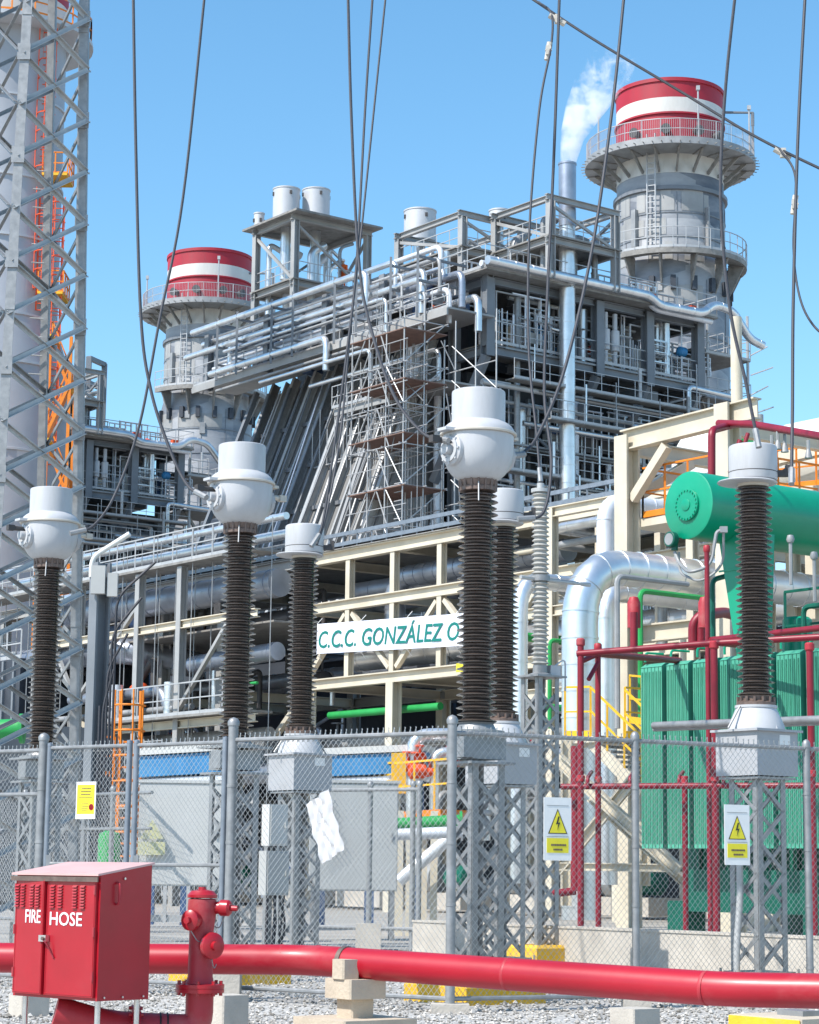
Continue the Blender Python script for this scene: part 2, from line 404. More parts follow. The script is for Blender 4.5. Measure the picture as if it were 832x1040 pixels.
for a, b, txt in leaf_px:
    A, B = line_at(FC, FL, a), line_at(FC, FL, b)
    gt = thing('chain_link_gate', 'chain link gate leaf with ' + txt, 'gate', (A + B) / 2)
    for q in (A, B): MB().tube([q + Z * .1, q + Z * 2.5], .03, 10).lathe(q + Z * 2.5, [(.032, 0), (.03, .03), (0, .04)], 10).build('gate_upright', 'galv_blue', gt)
    rails(A, B, ((2.48, 'top_rail'), (1.28, 'middle_rail'), (.13, 'bottom_rail')), gt, .02); mesh_panel(A, B, .1, 2.5, gt); knuckles(A, B, 2.49, gt)
    q = B - FL * .04
    MB().box(q + Z * 1.3, (.05, .06, .14)).tube([q + Z * 1.2 - FL * .08, q + Z * 1.2 + FL * .1], .012, 6).build('latch', 'galv', gt)
fe = thing('chain_link_fence', 'galvanized chain link fence panel at the picture edge beyond the gate', 'fence', line_at(FC, FL, 34))
E0, E1 = line_at(FC, FL, 34), line_at(FC, FL, -160)
fence_post(E0, 2.6, fe, .05); fence_post(E1, 2.55, fe); rails(E0, E1, ((2.46, 'top_rail'), (2.0, 'middle_rail'), (.12, 'bottom_rail')), fe); mesh_panel(E0, E1, .06, 2.48, fe); knuckles(E0, E1, 2.47, fe)

# ------------------------------------------------------------------ signs and the cloth on the fence
def plate(name, label, cat, px, py, w_, h_, d, A, off=.05):
    c = line_at(A, d, px); z = zat(px, py, c.y); nrm = d.cross(Z).normalized()
    if nrm.y > 0: nrm = -nrm
    X = Z.cross(nrm).normalized() * 1.0
    if X.x < 0: X = -X
    c = V3((c.x, c.y, z)) + nrm * off
    t = thing(name, label, cat, c); return t, c, X, nrm
def hv_sign(px, py, label):
    t, c, X, n = plate('warning_sign', label, 'sign', px, py, 0, 0, FR, FC)
    w_, h_ = .30, .58
    def rect(x0, x1, z0, z1, lay, m, nm):
        MB().box(c + X * (x0 + x1) / 2 + Z * (z0 + z1) / 2 + n * lay, (x1 - x0, .003, z1 - z0), (X, n, Z)).build(nm, m, t)
    MB().box(c, (w_, .006, h_), (X, n, Z)).build('board', 'sign_white', t)
    tri = lambda s, lay, m, nm: MB().prism([c + X * -.105 * s + Z * (-.045 + (1 - s) * .055) + n * lay, c + X * .105 * s + Z * (-.045 + (1 - s) * .055) + n * lay, c + Z * (.185 - (1 - s) * .14) + n * lay], n * .002).build(nm, m, t)
    tri(1.0, .0035, 'black', 'triangle_border'); tri(.86, .006, 'sign_yellow', 'triangle')
    bolt = [(.004, .12), (-.022, .045), (.004, .052), (-.006, -.005), (.024, .066), (.0, .060), (.018, .12)]
    MB().prism([c + X * x + Z * (z - .005) + n * .0085 for x, z in bolt][::-1], n * .002).build('lightning_bolt', 'black', t)
    rect(-.118, .118, -.22, -.085, .0045, 'sign_yellow', 'text_plate')
    tx = MB(); r = random.Random(px)
    for row, (z, a, b) in enumerate(((-.148, -.075, .075), (-.19, -.05, .05))):
        x = a
        while x < b:
            wl = r.uniform(.012, .022); tx.box(c + X * (x + wl / 2) + Z * z + n * .0075, (wl - .004, .002, .018), (X, n, Z)); x += wl
    tx.build('text_lines', 'bolt_brown', t)
    lin = MB()
    for z in (.215, -.072): lin.box(c + Z * z + n * .0045, (.24, .002, .004), (X, n, Z))
    lin.build('frame_lines', 'galv', t)
hv_sign(563.5, 842, 'white electric shock warning sign on fence in front of the slim lattice post')
hv_sign(745.5, 848, 'white electric shock warning sign on fence in front of the green radiators')
t, c, X, n = plate('notice_sign', 'yellow notice sheet in white sleeve hanging on the gate', 'sign', 84.5, 813, 0, 0, FL, FC)
MB().box(c, (.28, .005, .38), (X, n, Z)).build('sleeve', 'sign_white', t)
MB().box(c + n * .004 + Z * .01, (.25, .002, .30), (X, n, Z)).build('sheet', 'sign_yellow', t)
tx = MB(); r = random.Random(2)
for z, a, b in ((.12, -.06, .07), (.09, -.07, .06), (.06, -.075, .065), (.03, -.1, .09), (-.035, -.06, .03), (-.06, -.05, .02), (-.08, -.06, .03), (-.1, -.05, .02)):
    x = a
    while x < b:
        wl = r.uniform(.012, .03); tx.box(c + X * (x + wl / 2) + Z * z + n * .006, (wl - .004, .002, .010 if z > .04 else .006), (X, n, Z)); x += wl
tx.build('text_lines', 'bolt_brown', t)
MB().lathe(c + X * .085 - Z * .07 + n * .0055, [(.034, 0), (.034, .002), (.026, .002), (.026, 0)], 20, n).build('prohibition_ring', 'red', t)
# cloth
c0 = line_at(FC, FL, 331); zc = zat(331, 840, c0.y); n = FL.cross(Z); n = -n if n.y > 0 else n; X = -FL
c0 = V3((c0.x, c0.y, zc)) + n * .06; mb = MB(); ang = R(20); cx, cz = X * math.cos(ang) + Z * math.sin(ang), Z * math.cos(ang) - X * math.sin(ang)
r = random.Random(5); NX, NZ = 12, 18; vs = []
for s_ in (0, .006):
    for j in range(NZ + 1):
        for i in range(NX + 1):
            x, z = (i / NX - .5) * .30, (j / NZ - .5) * .60
            w_ = .022 * abs(math.sin(i * .8 + j * .42)) + .020 * abs(math.sin(j * .55 - i * .6)) + .010 * math.sin(i * 2.3 + j * .9) + r.uniform(-.002, .002)
            vs.append(c0 + cx * (x + .005 * math.sin(j * .5)) + cz * (z + .006 * math.sin(i * .9) + .05 * (i / NX - .5)) + n * (w_ + s_))
K = (NX + 1) * (NZ + 1); fs = []
for j in range(NZ):
    for i in range(NX):
        a = j * (NX + 1) + i; fs.append((a, a + 1, a + NX + 2, a + NX + 1)); fs.append((K + a, K + a + NX + 1, K + a + NX + 2, K + a + 1))
mb._add(vs, fs); tag(mb.build('cloth', 'cloth'), 'crumpled white cloth caught on the chain link fence', 'cloth')

# ------------------------------------------------------------------ fire hose cabinet
ca = V3((0, 0, 0)); A1 = G(96, 14.0); ca = V3((A1.x, A1.y, 0)); cl = V3((-.61, .55, 0)).normalized(); cd = V3((.55, .61, 0)).normalized(); cn = -cd
W_, D_, Z0, Z1 = .83, .42, .43, 1.20
t = thing('fire_hose_cabinet', 'red sheet steel fire hose cabinet lettered FIRE HOSE, standing on four thin legs', 'cabinet', ca)
ax = (-cl, cd, Z)
def cb(x0, x1, y0, y1, z0, z1): return MB().box(ca + cl * (x0 + x1) / 2 + cd * (y0 + y1) / 2 + Z * (z0 + z1) / 2, (x1 - x0, y1 - y0, z1 - z0), ax)
body = MB().prism([ca + cl * .0 + Z * Z0, ca + cd * D_ + Z * Z0, ca + cd * D_ + Z * (Z1 + .07), ca + Z * Z1], cl * W_)
bo = body.build('body', 'red', t)
q0 = ca - cl * .015 - cd * .035 + Z * (Z1 + .001 - .006)
MB().prism([q0, q0 + cd * (D_ + .045) + Z * .075, q0 + cd * (D_ + .045) + Z * .088, q0 + Z * .013], cl * (W_ + .03)).build('roof', 'roof_glare', t)
MB().bar(q0 - cd * .002 - Z * .022, q0 + cl * (W_ + .03) - cd * .002 - Z * .022, .008, .03).build('roof_lip', 'bolt_brown', t)
rot = Matrix.Rotation(R(-3.5), 3, 'Z')
for nm, x0, x1 in (('FIRE', .50, .81), ('HOSE', .02, .495)):
    hinge = ca + cl * (.815 if nm == 'FIRE' else .02); lx, ln = cl, cn
    if nm == 'FIRE': lx = rot @ cl; ln = rot @ cn
    def dp(x, z, off=0): return (hinge + lx * (x - (.815 if nm == 'FIRE' else .02)) + ln * off + Z * z)
    d = MB().box(dp((x0 + x1) / 2, (Z0 + Z1) / 2 - .005, .012), (x1 - x0, .02, Z1 - Z0 - .05), (-lx, ln, Z)).build('door', 'red', t)
    cols = (.785, .725, .625, .565) if nm == 'FIRE' else (.435, .36, .215, .14)
    for cx_ in cols:
        lou = MB()
        for k in range(8):
            z = 1.135 - k * .0185
            lou.prism([dp(cx_ - .024, z, .023), dp(cx_ + .024, z, .023), dp(cx_ + .02, z - .011, .036), dp(cx_ - .02, z - .011, .036)], Z * .003 + ln * -.002)
            lou.prism([dp(cx_ - .022, z - .011, .0235), dp(cx_ + .022, z - .011, .0235), dp(cx_ + .02, z - .011, .036), dp(cx_ - .02, z - .011, .036)], -Z * .002)
        lou.build('louvre_vent', 'red_faded', d)
    if nm == 'FIRE': MB().text('FIRE', .118, dp(.69, .895, .0245), -lx, Z, .003, width=.165, bold=.0008).build('lettering', 'white_paint', d)
    else:
        MB().text('HOSE', .118, dp(.455, .885, .0245), -lx, Z, .003, width=.315, bold=.0008).build('lettering', 'white_paint', d)
        h = MB().box(dp(.49, .80, .04), (.07, .03, .04), (-lx, ln, Z)); h.cur = 1; h.tube([dp(.475, .80, .05), dp(.475, .80, .068)], .012, 8); h.build('handle', ['chrome', 'bolt_brown'], d)
        MB().tube(fillet([dp(.47, .79, .06), dp(.44, .755, .045), dp(.415, .70, .03), dp(.40, .68, .028)], .02), .006, 5).build('strap', 'red_pipe', d)
    for hz in (.55, .82, 1.08): MB().tube([dp(x1 - .004 if nm == 'FIRE' else x0 + .004, hz, .026), dp(x1 - .004 if nm == 'FIRE' else x0 + .004, hz + .06, .026)], .008, 8).build('hinge', 'red_faded', d)
    # raised hem round the door
    hem = MB()
    for a, b in (((x0 + .01, Z0 + .03), (x1 - .01, Z0 + .03)), ((x0 + .01, Z0 + .03), (x0 + .01, Z1 - .04)), ((x1 - .01, Z0 + .03), (x1 - .01, Z1 - .04))):
        hem.tube([dp(*a, .022), dp(*b, .022)], .004, 6)
    hem.build('door_hem', 'red', d)
for x, y in ((.05, .05), (.76, .05), (.05, D_ - .05), (.76, D_ - .05)):
    MB().tube([ca + cl * x + cd * y, ca + cl * x + cd * y + Z * (Z0 + .01)], .019, 10).build('leg', 'chrome', t)
b = MB()
for y in (.05, .2, .37): b.tube([ca - cl * .004 + cd * y + Z * (Z0 + .02), ca - cl * .012 + cd * y + Z * (Z0 + .02)], .007, 6)
b.tube([ca - cl * .004 + cd * .19 + Z * (Z1 - .02), ca - cl * .012 + cd * .19 + Z * (Z1 - .02)], .008, 6)
b.build('screws', 'chrome', t)
MB().tube(fillet([ca - cl * .004 + cd * .13 + Z * 1.155, ca - cl * .03 + cd * .13 + Z * 1.145, ca - cl * .03 + cd * .13 + Z * 1.03, ca - cl * .004 + cd * .13 + Z * 1.02], .02), .008, 6).build('side_handle', 'red_faded', t)

# ------------------------------------------------------------------ hydrant
hy = G(201, 14.6); t = thing('fire_hydrant', 'red dry barrel fire hydrant with three capped outlets beside the hose cabinet', 'hydrant', hy)
H = lambda dx, dy, z: V3((hy.x + dx, hy.y + dy, z))
MB().lathe(H(0, 0, .50), [(.115, -.02), (.115, .0), (.098, .03), (.09, .06), (.087, .34), (.092, .38), (.102, .44), (.104, .50), (.10, .55), (.09, .555)], 28).build('barrel', 'red_faded', t)
MB().lathe(H(0, 0, 1.06), [(.104, 0), (.108, .004), (.108, .02), (.10, .025), (.082, .045), (.04, .052), (.03, .054), (.028, .07), (0, .07)], 28).build('bonnet', 'red', t)
fl_ = MB().lathe(H(0, 0, .46), [(.175, 0), (.175, .022), (.172, .024), (.172, .028), (.175, .03), (.175, .052), (.10, .056)], 32)
for k in range(8): a = k * .785; fl_.tube([H(math.cos(a) * .15, math.sin(a) * .15, .44), H(math.cos(a) * .15, math.sin(a) * .15, .535)], .013, 6)
fl_.build('flange', 'red', t)
def outlet(p, d, r, ln):
    d = V3(d).normalized()
    oc = MB().lathe(V3(p), [(r * .78, 0), (r * .78, ln * .5), (r, ln * .52), (r * 1.02, ln * .6), (r, ln * .9), (r * .72, ln), (r * .36, ln * 1.02), (r * .33, ln * 1.32), (0, ln * 1.33)], 22, d).build('outlet_cap', 'red', t)
    ch = MB(); a, b = V3(p) + d * ln * .7 + Z * -r, V3(p) - V3((d.y, -d.x, 0)) * .08 - Z * .12; ch.tube(fillet([a, (a + b) / 2 - Z * .05, b], .05), .004, 4); ch.build('chain', 'galv', oc)
outlet(H(.06, 0, 1.0), (.9, -.3, -.02), .052, .16); outlet(H(-.03, -.07, .92), (-.35, -.93, 0), .066, .13); outlet(H(.045, -.05, .76), (.5, -.87, 0), .084, .13)
sp = MB().pipe([H(0, 0, .47), H(0, 0, .22), H(-.62, -.12, .24), H(-1.0, -.2, .34)], .10, 20, .22).build('supply_pipe', 'red_faded', t)
q = H(-.42, -.08, .232); d = V3((-.62, -.12, .02)).normalized()
fl2 = MB().lathe(q, [(.15, 0), (.15, .025), (.147, .03), (.15, .035), (.15, .06)], 24, d)
for k in range(8):
    a = k * .785; _, s1, s2 = frame_of(d); e = q + s1 * math.cos(a) * .128 + s2 * math.sin(a) * .128; fl2.tube([e - d * .02, e + d * .08], .012, 6)
fl2.build('pipe_flange', 'red', sp)
rg = MB()
for dd in (.22, .27): rg.lathe(H(-dd, -dd * .2, .228), [(.104, 0), (.108, .004), (.104, .012)], 20, d)
rg.build('black_ring', 'black', sp)

t.scale = (.9, .9, 1)
# ------------------------------------------------------------------ big red fire main on supports
yz = .595
m0, m1, m2, m3 = P(-40, 972.5, 16.2), P(312, 975, 15.9), P(735, 1005, 13.9), P(900, 1008, 13.5)
t = thing('fire_water_main', 'long red fire water pipe with slight bends running low across the foreground', 'pipe', (m1.x, m1.y, 0))
MB().pipe([m0, m1, m2, m3], .106, 24, .25).build('pipe', 'red_main', t)
cp = MB()
for a, b, k in ((m1, m2, .52), (m1, m2, .03), (m0, m1, .93), (m1, m2, .965)):
    q = a + (b - a) * k; d = (b - a).normalized(); cp.lathe(q, [(.1062, -.012), (.1075, -.008), (.1085, 0), (.1075, .008), (.1062, .012)], 24, d)
cp.build('weld_seam', 'red_faded', t)
d = (m2 - m1).normalized(); q = m1 + (m2 - m1) * .105
MB().lathe(q, [(.107, -.02), (.113, -.018), (.113, .018), (.107, .02)], 24, d).build('clamp_band', 'bolt_brown', t)
q = G(360, 15.6); t = thing('pipe_support', 'tan stepped concrete pedestal under the bend of the red fire pipe', 'pipe support', q)
def blk(c, w, z0, z1, bv=.012):
    mb = MB(); h = w / 2; a = [(-h + bv, -h), (h - bv, -h), (h, -h + bv), (h, h - bv), (h - bv, h), (-h + bv, h), (-h, h - bv), (-h, -h + bv)]
    return mb.prism([V3((c.x, c.y, z0)) + V * x + U * -y * -1 for x, y in a][::1], Z * (z1 - z0))
blk(q, .62, 0, .25).build('base', 'tan_concrete', t); blk(q, .19, .25, .38).build('neck', 'tan_concrete', t); blk(q, .31, .38, .512).build('block', 'tan_concrete', t)
qs = q - V * .10 - U * .02; blk(qs, .14, .512, .645).build('stop', 'tan_concrete', t)
q = G(800, 12.9) + V * .1; t = thing('pipe_support', 'concrete block with yellow painted face under the right end of the red pipe', 'pipe support', q)
blk(q, .56, 0, .46).build('block', 'tan_concrete', t)
MB().box(q - V * .283 + Z * .23, (.006, .55, .45), (V, U, Z)).build('yellow_paint', 'yellow_block', t)
MB().box(q + Z * .475, (.14, .2, .03), (V, U, Z)).build('shim', 'galv', t)
for px, Y, w_, h_, lab in ((29, 19.2, .26, .17, 'small weathered concrete block on gravel behind the hose cabinet'), (231, 18.2, .25, .25, 'grey concrete block on the gravel behind the hydrant'), (645, 18.6, .30, .16, 'flat concrete block on gravel below the red pipe, right of centre')):
    tag(blk(G(px, Y), w_, 0, h_).build('concrete_block', 'concrete'), lab, 'concrete block')

# ------------------------------------------------------------------ switchyard posts
def sheds(mb, z0, z1, rc, rs_, n, seg=24):
    pr = []; p = (z1 - z0) / n
    for k in range(n):
        z = z0 + k * p; s = rs_ if k % 2 == 0 else rs_ * .94
        pr += [(rc, z), (rc + .005, z + p * .25), (s * .97, z + p * .36), (s, z + p * .40), (s, z + p * .47), (s * .96, z + p * .52), (rc + .01, z + p * .8)]
    pr.append((rc, z1)); return mb.lathe((0, 0, 0), pr, seg)
def lattice_stand(px, Y, h, side, label, group='lattice support posts', z0=.22):
    b = G(px, Y); t = thing('lattice_stand', label, 'support post', b, group); s = side / 2
    cor = [b + V * x * s + U * y * s for x, y in ((-1, -1), (1, -1), (1, 1), (-1, 1))]
    for i, c in enumerate(cor):
        din = (b - c).normalized(); mb = MB()
        a1 = V if i in (0, 3) else -V; a2 = U if i in (0, 1) else -U
        mb.box(c + a1 * .035 + Z * ((h + z0) / 2), (.07, .009, h - z0), (a1, a2, Z)); mb.box(c + a2 * .04 + Z * ((h + z0) / 2), (.009, .062, h - z0), (a1, a2, Z))
        mb.build('leg', 'galv', t)
    for i in range(4):
        a, e = cor[i], cor[(i + 1) % 4]; d = (e - a).normalized(); out = ((a + e) / 2 - b).normalized(); mb = MB(); z = z0 + .06; k = 0; st_ = side * .78
        A_, E_ = a + d * .02 + out * .006, e - d * .02 + out * .006
        while z + st_ < h:
            p0, p1 = (A_, E_) if k % 2 == 0 else (E_, A_)
            mb.bar(p0 + Z * z, p1 + Z * (z + st_), .042, .006, out); q0, q1 = (E_, A_) if k % 2 == 0 else (A_, E_)
            mb.bar(q0 - out * .02 + Z * z, q1 - out * .02 + Z * (z + st_), .042, .006, out); z += st_; k += 1
        mb.build('lacing', 'galv', t)
    MB().ubox(b + Z * (h + .012), (side + .16, side + .16, .024)).build('cap_plate', 'galv', t); MB().ubox(b + Z * (z0 + .01), (side + .12, side + .12, .02)).build('base_plate', 'galv', t)
    return b
def yellow_footing(b, w_, h, label):
    t = thing('footing_block', label, 'concrete block', (b.x, b.y, 0), 'yellow painted footings under the lattice posts')
    mb = MB(); s = w_ / 2
    mb.prism([b - V * s - U * s, b + V * s - U * s, b + V * s + U * s, b - V * s + U * s], Z * (h - .04))
    s2 = s - .03; lo = [b + V * x * s + U * y * s + Z * (h - .04) for x, y in ((-1, -1), (1, -1), (1, 1), (-1, 1))]; hi = [b + V * x * s2 + U * y * s2 + Z * h for x, y in ((-1, -1), (1, -1), (1, 1), (-1, 1))]
    mb._add(lo + hi, [(4, 5, 6, 7), (0, 1, 5, 4), (1, 2, 6, 5), (2, 3, 7, 6), (3, 0, 4, 7)])
    mb.build('block', 'yellow_block', t)
    b2 = MB()
    for x, y in ((-1, -1), (1, -1), (1, 1), (-1, 1)):
        q = b + V * x * (s - .1) + U * y * (s - .1); b2.tube([q + Z * h, q + Z * (h + .07)], .014, 6)
    b2.build('anchor_bolts', 'galv', t)

def make_ct(label, loc):
    t = thing('current_transformer', label, 'transformer', (0, 0, 0), 'current transformers with round heads', world=False)
    MB().ubox((0, 0, 2.45), (.42, .42, .22)).ubox((0, 0, 2.592), (.60, .60, .024)).ubox(V * -.26 - U * .12 + Z * 2.45, (.14, .2, .2)).build('base_tank', 'galv', t)
    MB().lathe((0, 0, 2.604), [(.28, 0), (.28, .02), (.2, .03), (.17, .09), (.2, .1)], 28).build('base_flange', 'galv', t)
    ins = sheds(MB(), 2.69, 5.02, .135, .205, 36).build('insulator', 'porcelain', t)
    c = MB().lathe((0, 0, 5.02), [(.15, 0), (.185, .01), (.185, .05), (.175, .06), (.19, .12), (.19, .14)], 28)
    for k in range(16): a = k * math.pi / 8; c.tube([(math.cos(a) * .18, math.sin(a) * .18, 5.03), (math.cos(a) * .185, math.sin(a) * .185, 5.15)], .014, 6)
    c.build('collar', 'bolt_brown', t)
    h = MB().lathe((0, 0, 5.14), [(.19, 0), (.225, .02), (.275, .065), (.315, .125), (.340, .19), (.352, .26), (.358, .33), (.360, .44), (.360, .455)], 40)
    hd = h.build('head', 'ct_grey', t)
    MB().lathe((0, 0, 5.597), [(.385, 0), (.39, .005), (.39, .02), (.385, .025)], 40).build('head_rim', 'ct_rim', hd)
    MB().lathe((0, 0, 5.622), [(.372, 0), (.366, .025), (.345, .06), (.312, .09), (.285, .105), (.272, .115)], 40).build('shoulder', 'ct_grey', hd)
    MB().lathe((0, 0, 5.735), [(.272, 0), (.272, .30), (.27, .315), (.262, .322), (.15, .34), (0, .345)], 40).build('cap', 'ct_grey', t)
    for s_ in (-1, 1):
        e = V * s_; mb = MB()
        mb.lathe(V3((0, 0, 5.42)) + e * .315, [(.165, 0), (.16, .04), (.13, .055), (.13, .07), (.095, .075), (.09, .05), (.06, .05), (.055, .12), (0, .125)], 28, e)
        for k in range(8): a = k * .785; _, s1, s2 = frame_of(e); q = V3((0, 0, 5.42)) + e * .35 + s1 * .14 * math.cos(a) + s2 * .14 * math.sin(a); mb.tube([q, q + e * .03], .012, 6)
        tr = mb.build('terminal', 'ct_grey', t)
        MB().prism([V3((0, 0, 5.60)) + e * .34 + U * y for y in (-.10, .10)] + [V3((0, 0, 5.60)) + e * .47 + U * y for y in (.07, -.07)], Z * .03).build('terminal_pad', 'ct_rim' if s_ > 0 else 'ct_grey', tr)
        q = V3((0, 0, 5.5)); MB().tube([q + e * .36, q + e * .56], .03, 10).box(q + e * .56, (.09, .07, .07), (V, U, Z)).build('clamp', 'dark_iron' if s_ < 0 else 'ct_rim', tr)
    MB().tube(fillet([(.0, -.19, 5.1), (.0, -.24, 4.9)], .05), .008, 5).build('drain', 'galv', t)
    if loc is not None: t.location = loc
    return t
def make_cvt(label):
    t = thing('voltage_transformer', label, 'transformer', (0, 0, 0), 'voltage transformers with plain round caps', world=False)
    MB().ubox((0, 0, 2.45), (.58, .58, .44)).build('base_tank', 'tank_grey', t)
    MB().ubox((0, 0, 2.682), (.66, .66, .024)).build('tank_lid', 'tank_grey', t)
    MB().ubox((.30, -.10, 2.58), (.006, .0, .0)).box(V3((0, 0, 2.59)) - U * .293 + V * .1, (.15, .006, .10), (V, U, Z)).build('name_plate', 'sign_white', t)
    MB().lathe((0, 0, 2.694), [(.29, 0), (.285, .04), (.25, .12), (.215, .20), (.205, .22), (.215, .225), (.215, .25)], 32).build('cone', 'ct_grey', t)
    for k in range(4):
        g = MB()
        a = k * math.pi / 2 + .6; d = V3((math.cos(a), math.sin(a), 0)); g.prism([d * .205 + Z * 2.91, d * .30 + Z * 2.70, d * .2 + Z * 2.70], V3((-d.y, d.x, 0)) * .012); g.build('gusset', 'ct_grey', t)
    for s_ in (-1, 1): MB().tube([V * s_ * .23 + Z * 2.93, V * s_ * .40 + Z * 2.70], .012, 6).build('stay_rod', 'galv', t)
    b = MB().lathe((0, 0, 2.945), [(.2, 0), (.2, .03), (.16, .05), (.16, .1)], 28)
    for k in range(14): a = k * math.pi / 7; b.tube([(math.cos(a) * .185, math.sin(a) * .185, 2.93), (math.cos(a) * .185, math.sin(a) * .185, 3.03)], .014, 6)
    b.build('collar', 'bolt_brown', t)
    sheds(MB(), 3.03, 5.2, .13, .195, 36).build('insulator', 'porcelain', t)
    MB().lathe((0, 0, 5.19), [(.14, 0), (.16, .005), (.16, .05), (.2, .06)], 32).build('neck', 'ct_rim', t)
    cp = MB().lathe((0, 0, 5.25), [(.20, 0), (.245, .015), (.25, .03), (.25, .345), (.245, .365), (.23, .375), (0, .385)], 40).build('cap', 'ct_grey', t)
    MB().lathe((0, 0, 5.34), [(.2505, 0), (.252, .002), (.252, .007), (.2505, .009)], 40).build('seam', 'dark_iron', cp)
    MB().lathe(V3((-.06, 0, 5.225)), [(.12, .0), (.30, .004), (.31, .014), (.30, .024), (.12, .028)], 36).build('shield_disc', 'ct_grey', t)
    q = V3((.24, 0, 5.34)); MB().box(q + V3((.05, 0, 0)), (.12, .09, .06)).tube([q + V3((.08, -.05, .03)), q + V3((.08, .05, .03))], .018, 6).box(q + V3((.12, 0, .03)), (.05, .07, .12)).build('clamp', 'dark_iron', t)
    return t
CT = [(482, 22.0), (233, 25.05), (34, 28.2)]
ct_lab = ['current transformer with grey bulbous head, tallest in the middle, beside a plain capped transformer', 'current transformer with grey bulbous head right above the fire hydrant', 'current transformer with grey bulbous head in front of the lattice tower']
ctb = []
for i, ((px, Y), lab) in enumerate(zip(CT, ct_lab)):
    b = lattice_stand(px, Y, 2.29, .40, 'galvanized lattice post under ' + ('the middle bulb headed current transformer', 'the bulb headed transformer above the hydrant', 'the bulb headed transformer by the lattice tower')[i])
    ctb.append(b); yellow_footing(b, .98, .2, 'yellow footing under the lattice post of ' + ('the middle current transformer', 'the transformer right above the hydrant', 'the current transformer by the lattice tower')[i])
c0 = make_ct(ct_lab[0], None); c0.location = ctb[0]
for i in (1, 2): c = copy_tree(c0); c.location = ctb[i]; c['label'] = ct_lab[i]
CV = [(772, 24.0), (508, 27.1), (301, 30.1)]
cv_lab = ['plain capped brown insulator transformer in front of the green radiators', 'plain capped transformer half hidden behind the middle current transformer', 'plain capped transformer standing at the left end of the banner']
cvb = []
for i, ((px, Y), lab) in enumerate(zip(CV, cv_lab)):
    b = lattice_stand(px, Y, 2.26, .42, 'galvanized lattice post under ' + ('the capped transformer before the green radiators', 'the half hidden capped transformer', 'the capped transformer at the banner')[i])
    cvb.append(b); yellow_footing(b, .78, .2, 'yellow footing under the lattice post of ' + ('the transformer before the radiators', 'the half hidden transformer', 'the transformer at the banner')[i])
c0v = make_cvt(cv_lab[0]); c0v.location = cvb[0] - Z * .084; c0v.scale = (1.067,) * 3
for i in (1, 2): c = copy_tree(c0v); c.location = cvb[i] - Z * .084; c['label'] = cv_lab[i]
# conduits up the posts
for i, (b, lab) in enumerate(((cvb[0], 'bent galvanized conduit climbing the lattice post before the green radiators'), (cvb[1], 'bent galvanized conduit between the two middle lattice posts'))):
    s_ = -.34 if i == 0 else -.40
    MB_ = MB().pipe([b + V * s_ + Z * 0, b + V * (s_ - .0) + Z * .5, b + V * (s_ + .06) + Z * 1.0, b + V * (s_ + .06) + Z * 1.95, b + V * -.15 + Z * 1.95], .036, 10, .15)
    tag(MB_.build('conduit', 'galv_light'), lab, 'conduit')
# slim grey arrester
b = lattice_stand(548, 30, 3.85, .36, 'taller slim lattice post under the thin grey surge arrester')
yellow_footing(b, .62, .3, 'yellow footing under the slim lattice post of the surge arrester')
t = thing('surge_arrester', 'thin grey surge arrester with small sheds on the slim lattice post', 'surge arrester', b)
ar = [sheds(MB(), 0, 1.15, .085, .125, 18, 16) for _ in range(2)]
for k, z in enumerate((4.02, 5.25)):
    o = ar[k].build('insulator', 'grey_porcelain', t); o.matrix_parent_inverse = Matrix.Identity(4); o.location = (0, 0, z)
MB().lathe(b + Z * 3.87, [(.16, 0), (.16, .03), (.1, .05), (.1, .15)], 20).build('base_flange', 'galv', t)
MB().lathe(b + Z * 5.17, [(.13, 0), (.13, .08)], 20).build('joint', 'galv', t)
MB().lathe(b + Z * 6.40, [(.13, 0), (.13, .05), (.05, .06), (.05, .13), (0, .13)], 20).build('top_cap', 'galv_light', t)
MB().tube([b + Z * 5.2 - V * .35, b + Z * 5.2 + V * .9], .03, 8).build('clamp_arm', 'galv_light', t)
MB().ubox(b + V * .22 + Z * 3.95, (.18, .14, .16)).tube(fillet([b + V * .22 + Z * 4.0, b + V * .45 + Z * 4.15, b + V * .45 + Z * 3.7], .1), .012, 5).build('counter', 'ct_grey', t)
# marshalling boxes on a post beside the second transformer
b = G(270, 26.4); t = thing('junction_box', 'pale junction box above a grey one on the post right of the hydrant', 'junction box', b)
MB().ubox(b + Z * 1.0, (.08, .08, 2.0)).build('post', 'galv', t)
for z0, z1, m, w_ in ((1.52, 2.0, 'cabinet_white', .26), (.95, 1.46, 'cabinet_grey', .32)):
    x = MB().ubox(b - U * .12 + Z * (z0 + z1) / 2, (w_, .16, z1 - z0)).build('box', m, t)
    MB().ubox(b - U * .206 + Z * (z0 + z1) / 2, (w_ - .04, .008, z1 - z0 - .04)).ubox(b - U * .215 + V * w_ * .36 + Z * (z0 + z1) / 2, (.02, .015, .06)).build('lid', m, x)
cd_ = MB()
for k, z in enumerate((.95, 1.52)):
    for j in range(3): q = b - U * .12 + V * (-.08 + .08 * j); cd_.tube(fillet([q + Z * z, q + Z * (z - .3) + V * .05 * j, q - Z * -0.02 - V * .02], .1), .014, 5)
cd_.build('cable', 'cable', t)

